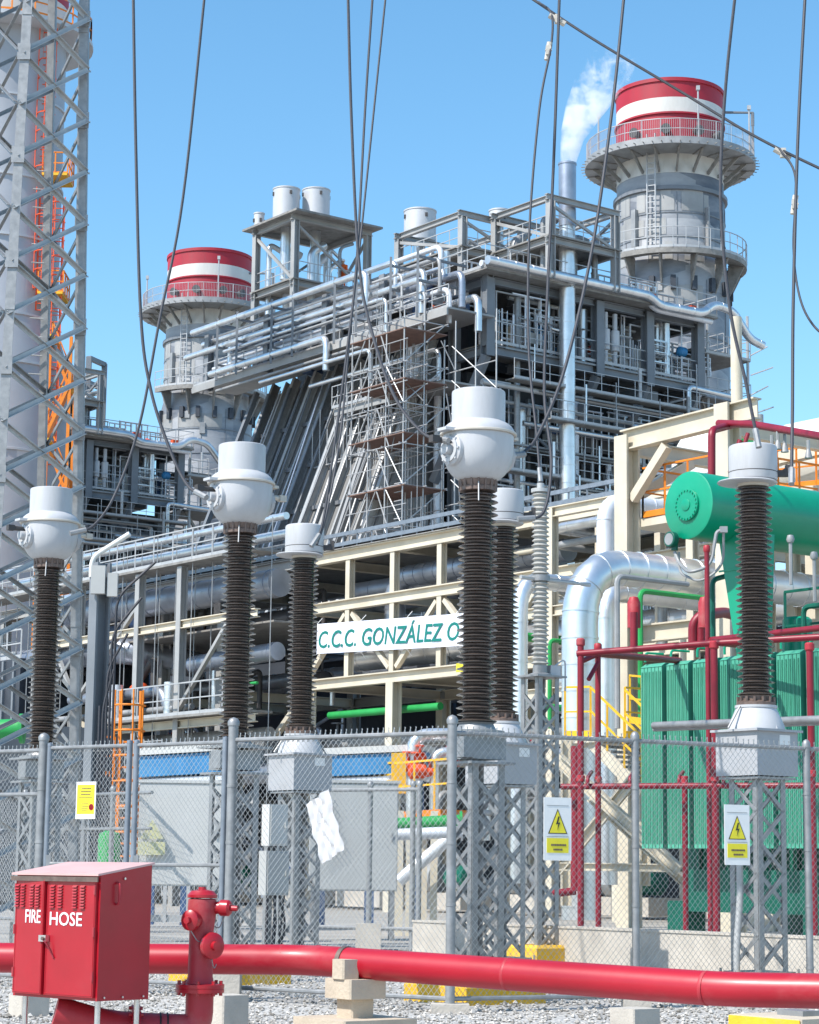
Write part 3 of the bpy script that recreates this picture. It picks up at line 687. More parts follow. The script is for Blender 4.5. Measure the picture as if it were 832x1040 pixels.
# ------------------------------------------------------------------ overhead conductors
def wire(label, pts, r=.0185, end=None, fit=True, group='overhead conductors'):
    q = [P(*p) for p in pts]; out = []
    q = [q[0] * 2 - q[1]] + q + [q[-1] * 2 - q[-2]]
    for i in range(1, len(q) - 2):
        for k in range(8):
            s = k / 8; a, b_, c_, d_ = q[i - 1], q[i], q[i + 1], q[i + 2]
            out.append(.5 * ((2 * b_) + (c_ - a) * s + (2 * a - 5 * b_ + 4 * c_ - d_) * s * s + (3 * b_ - a - 3 * c_ + d_) * s ** 3))
    out.append(q[-2])
    if 'jumper' not in label: out.insert(0, out[0] + (out[0] - out[1]).normalized() * 14)
    if 'diagonal conductor crossing' in label: out.append(out[-1] + (out[-1] - out[-2]).normalized() * 14)
    t = thing('conductor', label, 'wire', tuple(out[-1]), group)
    MB().tube(out, r, 8).build('cable', 'cable', t)
    if end:
        d = (out[-1] - out[-5]).normalized(); MB().tube([out[-1] - d * .16, out[-1] + d * .05], r * 1.9, 8).build('end_clamp', 'galv', t)
    return t
wire('dark conductor from the top left curving down to the head above the hydrant', [(135, -25, 26), (138, 150, 25.6), (143, 320, 25.2), (153, 395, 25), (172, 455, 24.8), (190, 492, 24.6), (207, 504, 24.4)], end=1)
wire('dark conductor slanting down left to the head by the lattice tower', [(210, -25, 29), (186, 200, 28.6), (162, 325, 28.2), (142, 430, 27.9), (118, 500, 27.7), (96, 533, 27.5), (75, 541, 27.4)], end=1)
wire('thickest of three conductors hanging together, ending at the middle head', [(353, -25, 24), (357, 120, 23.6), (365, 270, 23), (380, 345, 22.6), (402, 405, 22.2), (430, 440, 21.9), (452, 447, 21.7)], .0165, end=1)
wire('middle one of the three conductors hanging together, ending at the cap by the banner', [(380, -25, 30), (371, 110, 29.6), (362, 270, 29), (352, 360, 28.7), (340, 450, 28.5), (328, 530, 28.3), (318, 552, 28.2)], .017, end=1)
wire('rightmost of the three conductors hanging together left of centre', [(394, -25, 31), (380, 110, 30.6), (366, 245, 30), (356, 335, 29.6), (346, 440, 29.2), (332, 520, 28.8), (322, 553, 28.5)], .015)
cat = wire('diagonal conductor crossing the sky in front of the right striped stack', [(535, -5, 33), (600, 38, 32.5), (690, 92, 32), (770, 140, 31.5), (860, 184, 31)], .022)
wire('jumper hanging from the diagonal conductor to the thin grey surge arrester', [(547, 2, 32.8), (560, 14, 32.5), (560, 45, 32), (548, 110, 31.5), (538, 230, 31), (537, 350, 30.6), (545, 440, 30.2), (549, 486, 30)], .018, end=1)
wire('straight conductor hanging right beside the bent one over the surge arrester', [(569, -25, 27), (563, 150, 26.6), (556, 300, 26.2), (553, 400, 25.9), (560, 470, 25.6), (552, 520, 25.4), (530, 527, 25.3)], .019, end=1)
wire('conductor curving down past the vent stack to the middle head', [(636, -25, 24.5), (622, 110, 24), (602, 250, 23.5), (575, 370, 22.9), (549, 437, 22.5), (533, 459, 22.3), (520, 463, 22.2)], .018, end=1)
wire('conductor hanging across the right striped stack onto the cap before the radiators', [(749, -25, 23.5), (737, 90, 23.3), (732, 200, 23.1), (741, 310, 22.9), (758, 390, 22.7), (770, 450, 22.55)], .018, end=1)
wire('conductor hanging right of the striped stack to the clamp before the radiators', [(819, -25, 24), (811, 130, 23.6), (806, 300, 23.2), (805, 420, 22.8), (804, 488, 22.4)], .018, end=1)
wire('jumper dropping from the diagonal conductor off the right picture edge', [(792, 151, 31.3), (808, 180, 31), (806, 250, 30.6), (812, 300, 30.2), (826, 330, 30), (850, 350, 29.8)], .017)
for px, py, Y, lab in ((566, 20, 32.5, 'upper'), (557, 52, 32, 'lower'), (795, 156, 31.4, 'bent'), (807, 208, 30.9, 'hanging')):
    q = P(px, py, Y); d = V3((.85, 0, -.5)) if lab in ('upper', 'bent') else V3((-.15, 0, -1)); d.normalize()
    mb = MB().tube([q - d * .14, q + d * .14], .045, 8).box(q + V3((.0, -.03, 0)), (.08, .07, .14)).tube([q + V3((-.05, -.05, 0)), q + V3((.05, -.05, 0))], .018, 6)
    tag(mb.build('wire_clamp', 'ct_rim'), {'upper': 'pale clamp on the diagonal conductor at the top of the picture', 'lower': 'pale clamp on the surge arrester jumper below the diagonal conductor', 'bent': 'pale clamp on the diagonal conductor right of the striped stack', 'hanging': 'pale clamp on the jumper near the right picture edge'}[lab], 'clamp', 'pale wire clamps')
# =================================================================== mid ground
def pole(px, Y, z0, z1, r, n=10): b = G(px, Y); return MB().tube([b + Z * z0, b + Z * z1], r, n)
# ------------------------------------------------------------------ bund wall and transformer
T0 = G(650, 38)                                   # front left foot of the radiator bank
def TW(a, t, z): return T0 + V * a - U * t + Z * z   # a: away along V, t: along the bank towards the camera right
B0, B1 = G(425, 32.6), G(900, 25.6); bd = (B1 - B0).normalized(); bn = V3((bd.y, -bd.x, 0))
mb = MB(); mb.bar(B0 + Z * .26, B1 + Z * .26, .22, .52); mb2 = MB().bar(B0 + Z * .535, B1 + Z * .535, .25, .03)
t = thing('bund_wall', 'low pale concrete wall in front of the green transformer', 'wall', (B0 + B1) / 2, kind='thing')
mb.build('wall', 'concrete', t); mb2.build('coping', 'concrete', t)
t = thing('power_transformer', 'big green power transformer with ribbed radiators and a horizontal oil tank on top', 'transformer', TW(2, 3, 0))
for k in range(11):
    t0 = k * .635; mb = MB()
    for j in range(6):
        tt = t0 + .05 + j * .088
        mb.box(TW(.27, tt + .037, 3.2), (.52, .074, 3.06), (V, -U, Z))
        for q in (.10, .37): mb.box(TW(.01 - .004, tt + .037, 3.2), (.012, .03, 2.9), (V, -U, Z))
    mb.prism([TW(-.0, t0 + .045, 4.73), TW(-.0, t0 + .555, 4.73), TW(.12, t0 + .555, 4.80), TW(.12, t0 + .045, 4.80)], V * .4)
    rd = mb.build('radiator', 'green_pale', t)
    hd = MB()
    for z in (4.62, 1.85): hd.tube([TW(.3, t0 + .02, z), TW(.3, t0 + .58, z)], .06, 8).tube([TW(.3, t0 + .3, z), TW(1.0, t0 + .3, z)], .06, 8)
    hd.pipe([TW(.05, t0 + .12, 4.83), TW(.05, t0 + .12, 4.99), TW(.4, t0 + .2, 4.99)], .022, 6)
    hd.build('header_pipe', 'green', rd)
mb = MB().box(TW(2.5, 3.4, 2.7), (2.9, 6.6, 3.8), (V, -U, Z))
for k in range(9): mb.box(TW(1.02, .4 + k * .75, 2.7), (.08, .09, 3.6), (V, -U, Z))
mb.build('tank', 'green_dark', t)
MB().box(TW(2.5, 3.4, 4.66), (3.05, 6.8, .10), (V, -U, Z)).build('tank_lid', 'green', t)
MB().box(TW(.8, 2.6, .98), (.4, 4.2, .7), (V, -U, Z)).build('cooler_box', 'green_dark', t)
for a in (.8, 3.6):
    for k in (.3, 3.4, 6.4): MB().box(TW(a, k, .4), (.5, .4, .8), (V, -U, Z)).build('foot', 'green_dark', t)
# conservator
cz = P(699, 513, 36.5); cz = V3((cz.x, cz.y, cz.z)); cr = .57
co = MB().lathe(cz, [(cr - .03, -.004), (cr, .01), (cr, 6.2), (cr - .03, 6.22)], 56, V).build('conservator', 'green', t)
def onend(x, z): return cz - U * x + Z * z
c2 = MB().lathe(cz, [(.27, -.004), (.27, -.045), (.265, -.05)], 40, V).lathe(cz, [(.265, -.05), (.10, -.052), (.10, -.065), (.09, -.07)], 40, V)
for k in range(22): a = k * math.pi / 11; q = onend(math.cos(a) * .24, math.sin(a) * .24); c2.tube([q - V * .04, q - V * .07], .016, 6)
c2.build('manhole_cover', 'green', co)
gq = onend(-.28, -.56) - V * .05
g = MB().lathe(gq, [(.10, 0), (.13, -.02), (.13, -.12), (.12, -.13)], 24, V).tube([gq, gq + Z * -.18], .06, 8); g.build('dial_gauge', 'green_dark', co)
MB().lathe(gq - V * .128, [(.10, 0), (.10, -.006)], 24, V).build('gauge_face', 'pipe_grey', co)
hs = MB(); h0, h1 = gq + Z * -.2, P(735, 538, 36); hs.tube(fillet([h0, h0 + Z * -.2 - U * .1, P(700, 582, 36), P(722, 575, 36), P(728, 540, 36), h1], .25, 8), .03, 8)
hs.tube(fillet([h0 + V * .1, h0 + Z * -.35 + V * .1, P(712, 592, 36.2), P(735, 575, 36.2), h1 + Z * -.05], .25, 8), .022, 8).box(h1, (.12, .1, .1)); hs.build('hose', 'pipe_grey', co)
for a, mm in ((.75, 'green'), (4.4, 'green')):
    mb = MB().prism([cz + V * a - U * -.05 * 1 + Z * -.45, cz + V * a - U * .72 + Z * -.45, cz + V * a - U * .80 + Z * -2.55, cz + V * a - U * .36 + Z * -2.55][::-1], V * .10)
    mb.prism([cz + V * (a + .10) - U * .72 + Z * -.45, cz + V * (a + .55) - U * .72 + Z * -.45, cz + V * (a + .35) - U * .80 + Z * -2.55, cz + V * (a + .10) - U * .80 + Z * -2.55], -U * -.05)
    mb.box(cz + V * (a - .01) - U * .30 + Z * -1.05, (.02, .66, .03), (V, -U, Z)); mb.build('tank_support', mm, t)
bp = MB()
for k in range(3): q = TW(1.6, 2.2 + k * 1.6, 4.7); bp.lathe(q, [(.28, 0), (.25, .8), (.2, .85)], 20)
bp.build('turret', 'green', t)
pp = MB()
for pts_ in ([TW(.6, 1.2, 4.75), TW(.6, 1.2, 6.2), TW(2.0, 1.2, 6.6)], [TW(.3, 4.0, 4.9), TW(.3, 4.0, 5.9), TW(.3, 6.6, 5.9)], [TW(.9, 3.0, 4.75), TW(.9, 3.0, 5.6), TW(.9, 6.6, 5.6)]): pp.pipe(pts_, .045, 8)
pp.build('oil_pipe', 'green_dark', t)
vm = MB()
for px, py in ((803, 545), (827, 562)):
    q = P(px, py + 6, 36); vm.tube([q - Z * .7, q], .03, 6).lathe(q, [(.05, 0), (.07, .05), (.05, .12), (0, .13)], 10)
vm.build('breather', 'pipe_grey', t)
# frame and ladder in green, right of transformer
lr = MB(); q0 = TW(2.6, 3.3, 4.75)
for k in range(2): lr.tube([q0 - U * .5 * k, q0 - U * .5 * k + Z * 1.8], .03, 6)
for k in range(7): lr.tube([q0 + Z * (.2 + k * .25), q0 - U * .5 + Z * (.2 + k * .25)], .02, 5)
lr.rail([TW(1.1, 2.4, 4.72), TW(1.1, 6.6, 4.72)], 1.2, 1.2, .03); lr.build('ladder', 'green_dark', t)
MB().box(TW(.35, 4.5, 5.5), (.5, .45, .9), (V, -U, Z)).build('terminal_box', 'green_dark', t)

# ------------------------------------------------------------------ red deluge piping
t = thing('deluge_piping', 'dark red fire deluge pipe frame around the green transformer', 'piping', G(608, 34))
def rp(pts_, r=.055, nm='pipe', fit=True):
    mb = MB().pipe(pts_, r, 12, .14)
    return mb.build(nm, 'red_pipe', t)
for px, Y, zt, r in ((590, 33.6, zat(590, 655, 33.6), .050), (608, 34.0, zat(608, 660, 34), .045), (728.5, 33.0, zat(728, 658, 33), .055), (722, 36.0, zat(722, 560, 36), .042), (828, 31.0, zat(828, 660, 31), .05), (697, 33.4, zat(697, 800, 33.4), .042)):
    b = G(px, Y); rp([b + Z * .2, b + Z * zt], r)
    MB().lathe(b + Z * (zt - .02), [(r, 0), (r * 1.35, .02), (r * 1.35, .10), (r, .12)], 12).lathe(b + Z * 2.6, [(r, 0), (r * 1.3, .01), (r * 1.3, .09), (r, .1)], 12).build('coupling', 'red_faded', t)
rp([P(586, 664, 33.6), P(728, 653, 33.0), P(850, 646, 32.2)], .05)
rp([P(608, 664, 34), P(690, 671, 37.5)], .055); rp([P(590, 672, 33.6), P(608, 664, 34.0)], .04)
rp([P(722, 650, 36), P(850, 636, 33)], .05); rp([P(722, 652, 33), P(760, 656, 35)], .05)
rp([P(570, 799, 33.7), P(728, 798, 33.0), P(850, 798, 32.2)], .046)
rp([P(585, 905, 33.9), P(585, 758, 33.9)], .08); rp([P(560, 908, 33.9), P(585, 905, 33.9)], .06)
for k, px in enumerate((597, 640, 690, 735)): rp([P(px, 800 - k * .4, 33.5), P(px, 790 - k * .4, 33.5), P(px + 4, 784, 34.2)], .03)
rp([P(598, 690, 33.7), P(608, 672, 34)], .035)
rp([P(712, 660, 40), P(712, 625, 40), P(735, 622, 41), P(752, 626, 42)], .10); rp([P(704, 660, 40), P(704, 632, 40), P(716, 622, 40)], .09)
rp([P(644, 662, 39), P(644, 622, 39)], .07)
for px in (716, 644): 
    q = P(px, 618, 39.5); MB().lathe(q, [(.12, -.35), (.12, .1), (.08, .2), (0, .22)], 14).build('cap', 'red_faded', t)
t = thing('deluge_piping', 'dark red fire pipe crossing the sky above the green oil tank', 'piping', G(723, 39))
for ps, r in (([P(723, 505, 39), P(723, 437, 39), P(745, 431, 40), P(760, 430, 41)], .07), ([P(730, 430, 40), P(765, 431, 39), P(850, 446, 36)], .07)): rp(ps, r)
sp_ = MB()
for px, py in ((790, 438), (797, 441), (821, 447), (784, 442)):
    q = P(px, py, 38); sp_.tube([q, q - Z * .18], .03, 6).lathe(q - Z * .32, [(.07, 0), (.05, .1), (.03, .16)], 10)
sp_.build('spray_nozzles', 'pipe_grey', t)
for px0, Y in ((712, 40.5),):
    a, b = P(752, 447, 40), P(742, 470, 40); rp([P(752, 447, 39), P(742, 480, 39)], .05); rp([P(760, 440, 39), P(748, 478, 39)], .04)
# tall grey conduits in front of the transformer and cross bar
t = tag(MB().tube([P(664, 737, 33.2), P(850, 730, 30)], .055, 10).tube([P(664, 741, 33.25), P(850, 734, 30.05)], .03, 6).build('busbar_pipe', 'galv'), 'horizontal pale grey pipe running in front of the green radiators', 'pipe')
# braces and supports by the transformer (cream)
# ------------------------------------------------------------------ stairs with yellow rails
t = thing('stair', 'outdoor steel stair with yellow handrails behind the red pipe frame', 'stairs', G(620, 42))
s0, s1 = P(600, 748, 43), P(652, 800, 41.5)
for off in (0, .9): MB().bar(s0 + V * off - Z * .1, s1 + V * off - Z * .1, .06, .25).build('stringer', 'cream', t)
tr = MB()
for k in range(11): q = s0 + (s1 - s0) * (k / 10.0) + V * .45; tr.box(q, (.85, .25, .04), (V, U, Z))
tr.build('treads', 'grating', t)
for off in (0, .9):
    MB().rail([s0 + V * off, s1 + V * off], .95, .6, .026, toe=False).build('handrail', 'yellow', t)
MB().rail([P(574, 750, 43.5), P(600, 750, 43)], 1.0, .4, .028).rail([s0 + V * .9 + V * .9, s0 + V * .9], 1.0, .4, .028).rail([P(640, 735, 46), P(690, 742, 44)], 1.0, .6, .028).build('landing_rail', 'yellow', t)
MB().box((P(574, 750, 43.5) + P(600, 750, 43)) / 2 + V * .6 - Z * .06, (1.4, 2.0, .08), (V, U, Z)).build('landing', 'cream', t)
t = thing('steel_frame', 'cream painted braced steel frame under the yellow railed stair', 'frame', G(620, 41))
for a, b, w_ in (((566, 770, 42), (690, 885, 41), .22), ((645, 790, 41.6), (566, 885, 42), .20), ((575, 752, 43.3), (575, 920, 43.3), .2), ((655, 760, 43), (655, 900, 43), .2), ((566, 880, 42), (700, 882, 41), .15), ((600, 810, 42.5), (700, 900, 41.5), .16)):
    MB().ibeam(P(*a), P(*b), w_, w_).build('brace', 'cream', t)

# ------------------------------------------------------------------ cream portal frame with yellow railed platform
t = thing('portal_frame', 'tall cream steel portal frame behind the green oil tank', 'frame', G(690, 49))
K0, K1 = G(639, 50), G(745, 47.5)
kz = zat(639, 452, 50)
for q, zz in ((K0, kz + .2), (K1, kz + .45), (K0 + V * 4, kz), (K1 + V * 4, kz)): MB().ibeam(q + Z * 0, q + Z * zz, .42, .42, up=V).build('column', 'cream', t)
MB().tube([K1 + V * .3 + Z * kz, K1 + V * .3 + Z * zat(752, 326, 48)], .13, 10).build('mast', 'cream', t)
e = (K1 - K0).normalized()
for off, z in ((0, kz + .1), (4.0, kz + .1)): MB().ibeam(K0 + V * off - e * .1 + Z * z, K1 + V * off + e * .9 + Z * (z + .12), .26, .48).build('beam', 'cream', t)
for q in (K0, K1): MB().ibeam(q + Z * (kz - .05) + V * .2, q + V * 3.8 + Z * (kz - .05), .22, .36).build('beam', 'cream', t)
MB().bar(K0 + Z * (kz - 1.1) + V * .4, K0 + Z * (kz - .2) + V * 2.0, .24).build('brace', 'cream', t)
MB().bar(K0 + Z * (kz - 1.3) + e * .2, K0 + Z * (kz - .2) + e * 1.3, .2).build('brace', 'cream', t)
pz = zat(660, 520, 49)
MB().box((K0 + K1) / 2 + V * 2 + Z * (pz - .1), (3.6, 3.4, .18), (V, U, Z)).build('platform', 'cream', t)
MB().rail([K0 + e * .3 + V * .2 + Z * pz, K1 + V * .2 + Z * pz, K1 + V * 3.6 + Z * pz], 1.15, .7, .03).rail([K0 + e * .3 + V * .2 + Z * pz, K0 + e * .3 + V * 3.6 + Z * pz], 1.15, .7, .03).build('railing', 'orange', t)
MB().ibeam(K0 - Z * -3.2, K1 + Z * 3.2, .25, .45).build('beam', 'cream', t)
MB().ibeam(K0 + Z * 6.6 + V * .2, K1 + Z * 6.6 + V * .2, .25, .4).build('beam', 'cream', t)

# white process tanks with a green band, far right
for px, py, Y, r, ln, lab in ((745, 478, 58, 1.15, 6, 'white rounded vessel with green band behind the portal frame mast'), (838, 478, 54, 1.05, 7, 'long white vessel with green patches at the right picture edge')):
    c = P(px, py, Y); t = thing('process_vessel', lab, 'tank', (c.x, c.y, 0))
    pr = [(r * math.cos(a), -r * .55 * math.sin(a)) for a in [math.pi / 2 * (1 - k / 8) for k in range(9)]]
    MB().lathe(c - V * 1.0, pr + [(r, ln), (0, ln + .3)], 36, V if px < 800 else -U).build('shell', 'tank_white', t)
    d = V if px < 800 else -U; _, s1, s2 = frame_of(d)
    if px < 800: MB().lathe(c - V * 1.0, [(r * 1.003, .25), (r * 1.006, .27), (r * 1.006, .75), (r * 1.003, .78)], 36, d).build('green_band', 'green_pipe', t)
    else:
        for k in (0, .6): MB().box(c - V * 1.0 + d * (.3 + k) * 1.0 - V * (r * .99) - V * 0 + Z * .1, (.06, .35, .5), (V, U, Z)).build('green_patch', 'green_pipe', t)
    for k in (.8, ln - 1): MB().box(c - V + d * k - Z * (c.z / 2 + r / 2 - .2), (.4, .8, c.z - r + .4), (V, U, Z)).build('saddle', 'cream', t)
    MB().tube([c + d * 1.0 + Z * r * .9, c + d * 1.0 + Z * (r + .5)], .12, 10).build('nozzle', 'pipe_grey', t)
t = thing('railed_walkway', 'walkway with orange handrail beside the white vessels at the far right', 'walkway', G(830, 50))
MB().rail([P(790, 498, 51), P(850, 492, 49)], .95, .7, .03).rail([P(806, 492, 53), P(850, 478, 51)], 1.0, .6, .03).build('railing', 'orange', t)
MB().bar(P(780, 503, 51), P(860, 498, 49), .8, .2).build('deck', 'cream', t)
mb = MB()
for px in (785, 812, 842): b = G(px, 50.5); mb = MB().ibeam(b, b + Z * zat(px, 502, 50.5), .25, .25, up=V); mb.build('column', 'cream', t)

# ------------------------------------------------------------------ silver pipes
def bigpipe(label, pts_, r, m='clad', bend=None, bands=.9, name='insulated_pipe'):
    o = MB().pipe(pts_, r, 28, bend or r * 3.2, bands).build(name, m)
    return tag(o, label, 'pipe', 'aluminium clad insulated pipes')
a = P(589, 572, 46); bigpipe('fat shiny clad pipe rising and bending right beside the green oil tank', [V3((a.x, a.y, .3)), a, a + V * 9], .38, bend=1.25, bands=.55)
a = P(528, 588, 50); bigpipe('thinner clad pipe with bend behind the thin surge arrester', [V3((a.x, a.y, 1)), a, a + V * 7], .19, bend=.7)
a = P(615, 508, 54); bigpipe('white clad pipe bending right at the portal frame column', [V3((a.x, a.y, 4)), a, a + V * 6], .22, 'clad_white', bend=.6)
a = P(616, 600, 49); bigpipe('clad pipe standing just right of the fat shiny pipe', [V3((a.x, a.y, 1)), a, a + V * 5], .23, bend=.5)
for px, Y, y0, y1, r, m, lab in ((652, 46, 735, 600, .06, 'green_pipe', 'slim green pipe rising left of the oil tank'), (558, 48, 740, 650, .05, 'green_pipe', 'short slim green pipe behind the surge arrester post'), (628, 45, 740, 585, .06, 'pipe_grey', 'slim grey pipe right of the fat shiny pipe bend')):
    q = G(px, Y); tag(MB().pipe([q + Z * zat(px, y0, Y), q + Z * zat(px, y1, Y), q + Z * zat(px, y1, Y) + V * 2], r, 8).build('slim_pipe', m), lab, 'pipe')

# ------------------------------------------------------------------ main pipe rack along U
R0 = V3((5.4, 60, 0))
def RW(l, a, z): return R0 + U * l + V * a + Z * z
rk = thing('pipe_rack', 'long cream steel pipe rack carrying the banner, running across behind the switchyard', 'pipe rack', RW(10, 2, 0))
Lmax = 37
ZT, ZM, ZB = 11.15, 9.55, 7.1
for a in (0, 5.5):
    for l0, l1 in ((-6, 4), (4, 14.2), (14.2, 25), (25, Lmax)):
        for z, w_, h_ in ((ZT, .28, .36), (ZM, .26, .34), (ZB, .28, .34)):
            if z == ZB and l0 > 14 and a == 0: continue
            if l0 > 14 and z == ZM and a == 0: continue
            MB().ibeam(RW(l0 + .002, a, z), RW(l1 - .002, a, z), w_, h_).build('beam', 'cream' if l0 < 14 else 'steel_pale', rk)  # left wing greyer: shade put into the colour of the cream steel
    l = -4.5; k = 0
    while l < 14.5:
        MB().ibeam(RW(l, a, ZB + .17), RW(l, a, ZM - .17), .22, .22, up=V).build('post', 'cream', rk)
        MB().ibeam(RW(l, a, ZM + .17), RW(l, a, ZT - .18), .22, .22, up=V).build('post', 'cream', rk)
        if a == 0 and l + 2.37 < 15:
            p, q = (RW(l + .2, a, ZM - .3), RW(l + 2.2, a, ZB + .3)) if k % 2 == 1 else (RW(l + .2, a, ZB + .3), RW(l + 2.2, a, ZM - .3))
            MB().bar(p, q, .16, .14).build('brace', 'cream', rk)
        l += 2.37; k += 1
    for l in (-4.5, 2.6, 9.7, 14.3, 19.5, 23.5, 30, 36):
        MB().ibeam(RW(l, a, 0), RW(l, a, ZB - .17 if l < 15 else ZT - .18), .36, .36, up=V).build('column', 'cream' if l < 15 else 'steel_pale', rk)  # wing columns grey, shade on cream paint carried by the colour
for l in (-4.5, .2, 4.9, 9.7, 14.3, 19.5, 23.5, 30, 36):
    for z in (ZT - .02, ZM - .02, ZB, 4.6): MB().ibeam(RW(l, .15, z), RW(l, 5.35, z), .22, .3).build('cross_beam', 'cream', rk)
for l0, l1 in ((14.3, 19.5), (23.5, 30)):
    MB().bar(RW(l0, 0, 7), RW(l1, 0, 3), .18, .16).build('brace', 'cream', rk); MB().bar(RW(l0, 0, 3), RW(l1, 0, 7), .16, .14).build('brace', 'cream', rk)
for l0, l1 in ((-6, 14.2), (14.2, Lmax)):
    MB().box(RW((l0 + l1) / 2, 2.75, ZT + .20), (5.9, l1 - l0 - .01, .03), (V, U, Z)).build('deck', 'grating', rk)
mb = MB()
for z in (ZB + .2,): mb.box(RW(4, 2.75, z), (5.2, 20, .03), (V, U, Z))
mb.build('deck', 'grating', rk)
# cable tray with blue grey side rails on the top edge
tray = MB()
for z in (ZT + .34, ZT + .66): tray.bar(RW(-6, -.15, z), RW(30, -.15, z), .06, .12)
for k in range(46): tray.bar(RW(-5.6 + k * .78, -.13, ZT + .22), RW(-5.6 + k * .78, -.13, ZT + .74), .05)
tray.bar(RW(-6, .35, ZT + .33), RW(30, .35, ZT + .33), .8, .03)
tray.build('cable_tray', 'galv_blue', rk)
rr = random.Random(11)
# pipes on the rack
for a, z, r, m, l0, l1 in ((2.2, 12.0, .16, 'clad', -6, 36), (2.9, 11.95, .13, 'clad', -6, 30), (3.7, 12.1, .2, 'clad', -6, 30), (4.6, 11.9, .1, 'pipe_grey', -6, 36), (1.3, 10.15, .34, 'clad_dark', 3.5, 13.4), (2.8, 10.0, .30, 'clad_dark', 3.2, 36), (4.2, 10.0, .22, 'clad', -6, 36), (1.0, 7.95, .42, 'clad', -6, 13.0), (2.3, 7.7, .26, 'clad_dark', -6, 36), (3.6, 7.8, .34, 'clad', -6, 36), (1.4, 5.3, .2, 'pipe_grey', -6, 36), (2.3, 5.25, .14, 'clad', -6, 36), (3.4, 5.3, .26, 'clad_dark', -6, 36), (.5, 6.15, .12, 'green_pipe', 8.0, 13.8), (.8, 4.9, .1, 'red_pipe', -6, 8), (4.4, 5.2, .15, 'pipe_grey', -6, 36)):
    MB().pipe([RW(l0, a, z), RW(l1, a, z)], r, 14, bands=1.2 if 'clad' in m else 0).build('pipe', m, rk)
for l in (10.9, 7.1): MB().pipe([RW(l, .9, 8.6), RW(l, .9, 10.35), RW(l - 4.5, .9, 10.35)], .33, 20, .8, .5).build('pipe', 'clad_dark', rk)
MB().pipe([RW(6.2, .4, 9.6), RW(6.2, .4, 10.4), RW(1, .4, 10.4)], .09, 10, .3).build('pipe', 'cream', rk)
for k in range(18):
    l = rr.uniform(-5, 14); a = rr.uniform(.2, 3); z0 = rr.choice((2, 4.7, 7.2)); MB().pipe([RW(l, a, z0), RW(l, a, z0 + rr.uniform(1.6, 4))], rr.choice((.03, .04, .06)), 8).build('riser', rr.choice(('pipe_grey', 'galv', 'green_pipe', 'clad')), rk)
for z, a, r, m in ((8.6, -.5, .13, 'clad'), (9.0, -.9, .16, 'clad'), (10.2, -.6, .10, 'pipe_grey'), (10.6, -.9, .14, 'clad'), (6.4, -.6, .16, 'clad'), (5.7, -.9, .12, 'clad_white'), (4.4, -.6, .2, 'clad_dark'), (3.4, -.5, .12, 'clad')):
    MB().pipe([RW(-6, a, z), RW(rr.uniform(1.0, 2.4), a, z), RW(rr.uniform(1.0, 2.4), a + 2, z)], r, 12, .4, 1.0 if 'clad' in m else 0).build('pipe', m, rk)
for k in range(16):
    l = rr.uniform(-5.5, 2.4); z = rr.uniform(2.5, 10.4); MB().pipe([RW(l, -2.5, z), RW(l, 2.5, z)] if k % 2 else [RW(l, -1.2, z - 2), RW(l, -1.2, z), RW(l, 1.5, z)], rr.choice((.06, .09, .13)), 10, .3).build('branch_pipe', rr.choice(('clad', 'cream', 'pipe_grey', 'galv', 'green_pipe')), rk)
for l in (-5, -2.2, .4, 2.4):
    MB().ibeam(RW(l, -1.6, 0), RW(l, -1.6, 11), .24, .24, up=V).build('column', 'cream', rk)
for z in (10.9, 8.2, 6.0): MB().ibeam(RW(-5.6, -1.6, z), RW(2.8, -1.6, z), .2, .28).build('beam', 'cream', rk)
# left wing of the rack: big bluish pipes with elbows, hangers, walkways
for pts_, r, m in (([RW(29, -.8, 10.55), RW(14.9, -.8, 10.45)], .47, 'clad_dark'), ([RW(34, -1.3, 8.95), RW(24.2, -1.3, 8.9), RW(23.2, 1.5, 8.4)], .47, 'clad_dark'), ([RW(20, -.9, 8.1), RW(14.8, -.9, 8.2)], .30, 'clad_dark'), ([RW(28, -1.2, 7.3), RW(21.5, -1.2, 7.3), RW(20.8, -1.2, 6.3)], .20, 'clad_dark'), ([RW(33, -1, 5.6), RW(15, -1, 5.55)], .22, 'pipe_grey'), ([RW(20, -.7, 4.3), RW(15, -.7, 4.3)], .34, 'clad_dark'), ([RW(34, -.6, 12.2), RW(14, -.6, 12.05)], .17, 'clad'), ([RW(34, -1.2, 12.6), RW(14, -1.2, 12.5)], .12, 'clad'), ([RW(30, -1.5, 6.6), RW(19, -1.5, 6.6)], .10, 'pipe_grey'), ([RW(24, -1.6, 7.6), RW(24, -1.6, 6.4)], .24, 'clad_white'), ([RW(20.5, -1.5, 7.5), RW(20.5, -1.5, 5.9)], .2, 'clad'),
                   ([RW(17.4, -1.2, 9.3), RW(17.4, -1.2, 3.5)], .05, 'green_pipe'), ([RW(17.4, -1.2, 7.2), RW(15.5, -1.2, 7.2)], .05, 'green_pipe')):
    MB().pipe(pts_, r, 20, r * 2, 1.1 if 'clad' in m else 0).build('pipe', m, rk)
for k in range(26):
    l = 14.5 + k * .78; MB().tube([RW(l, -1.4 - .3 * (k % 3), 3.2 + (k % 4)), RW(l, -1.4 - .3 * (k % 3), 12.5)], .022, 4).build('hanger', 'galv', rk)
for l0, l1, a, z in ((14.5, 36, -1.6, 11.4), (14.5, 24, -1.8, 6.2)):
    MB().box(RW((l0 + l1) / 2, a, z), (1.1, l1 - l0, .08), (V, U, Z)).build('walkway', 'grating', rk)
    MB().rail([RW(l0, a - .5, z), RW(l1, a - .5, z)], 1.1, 1.3, .03).build('railing', 'rail', rk)
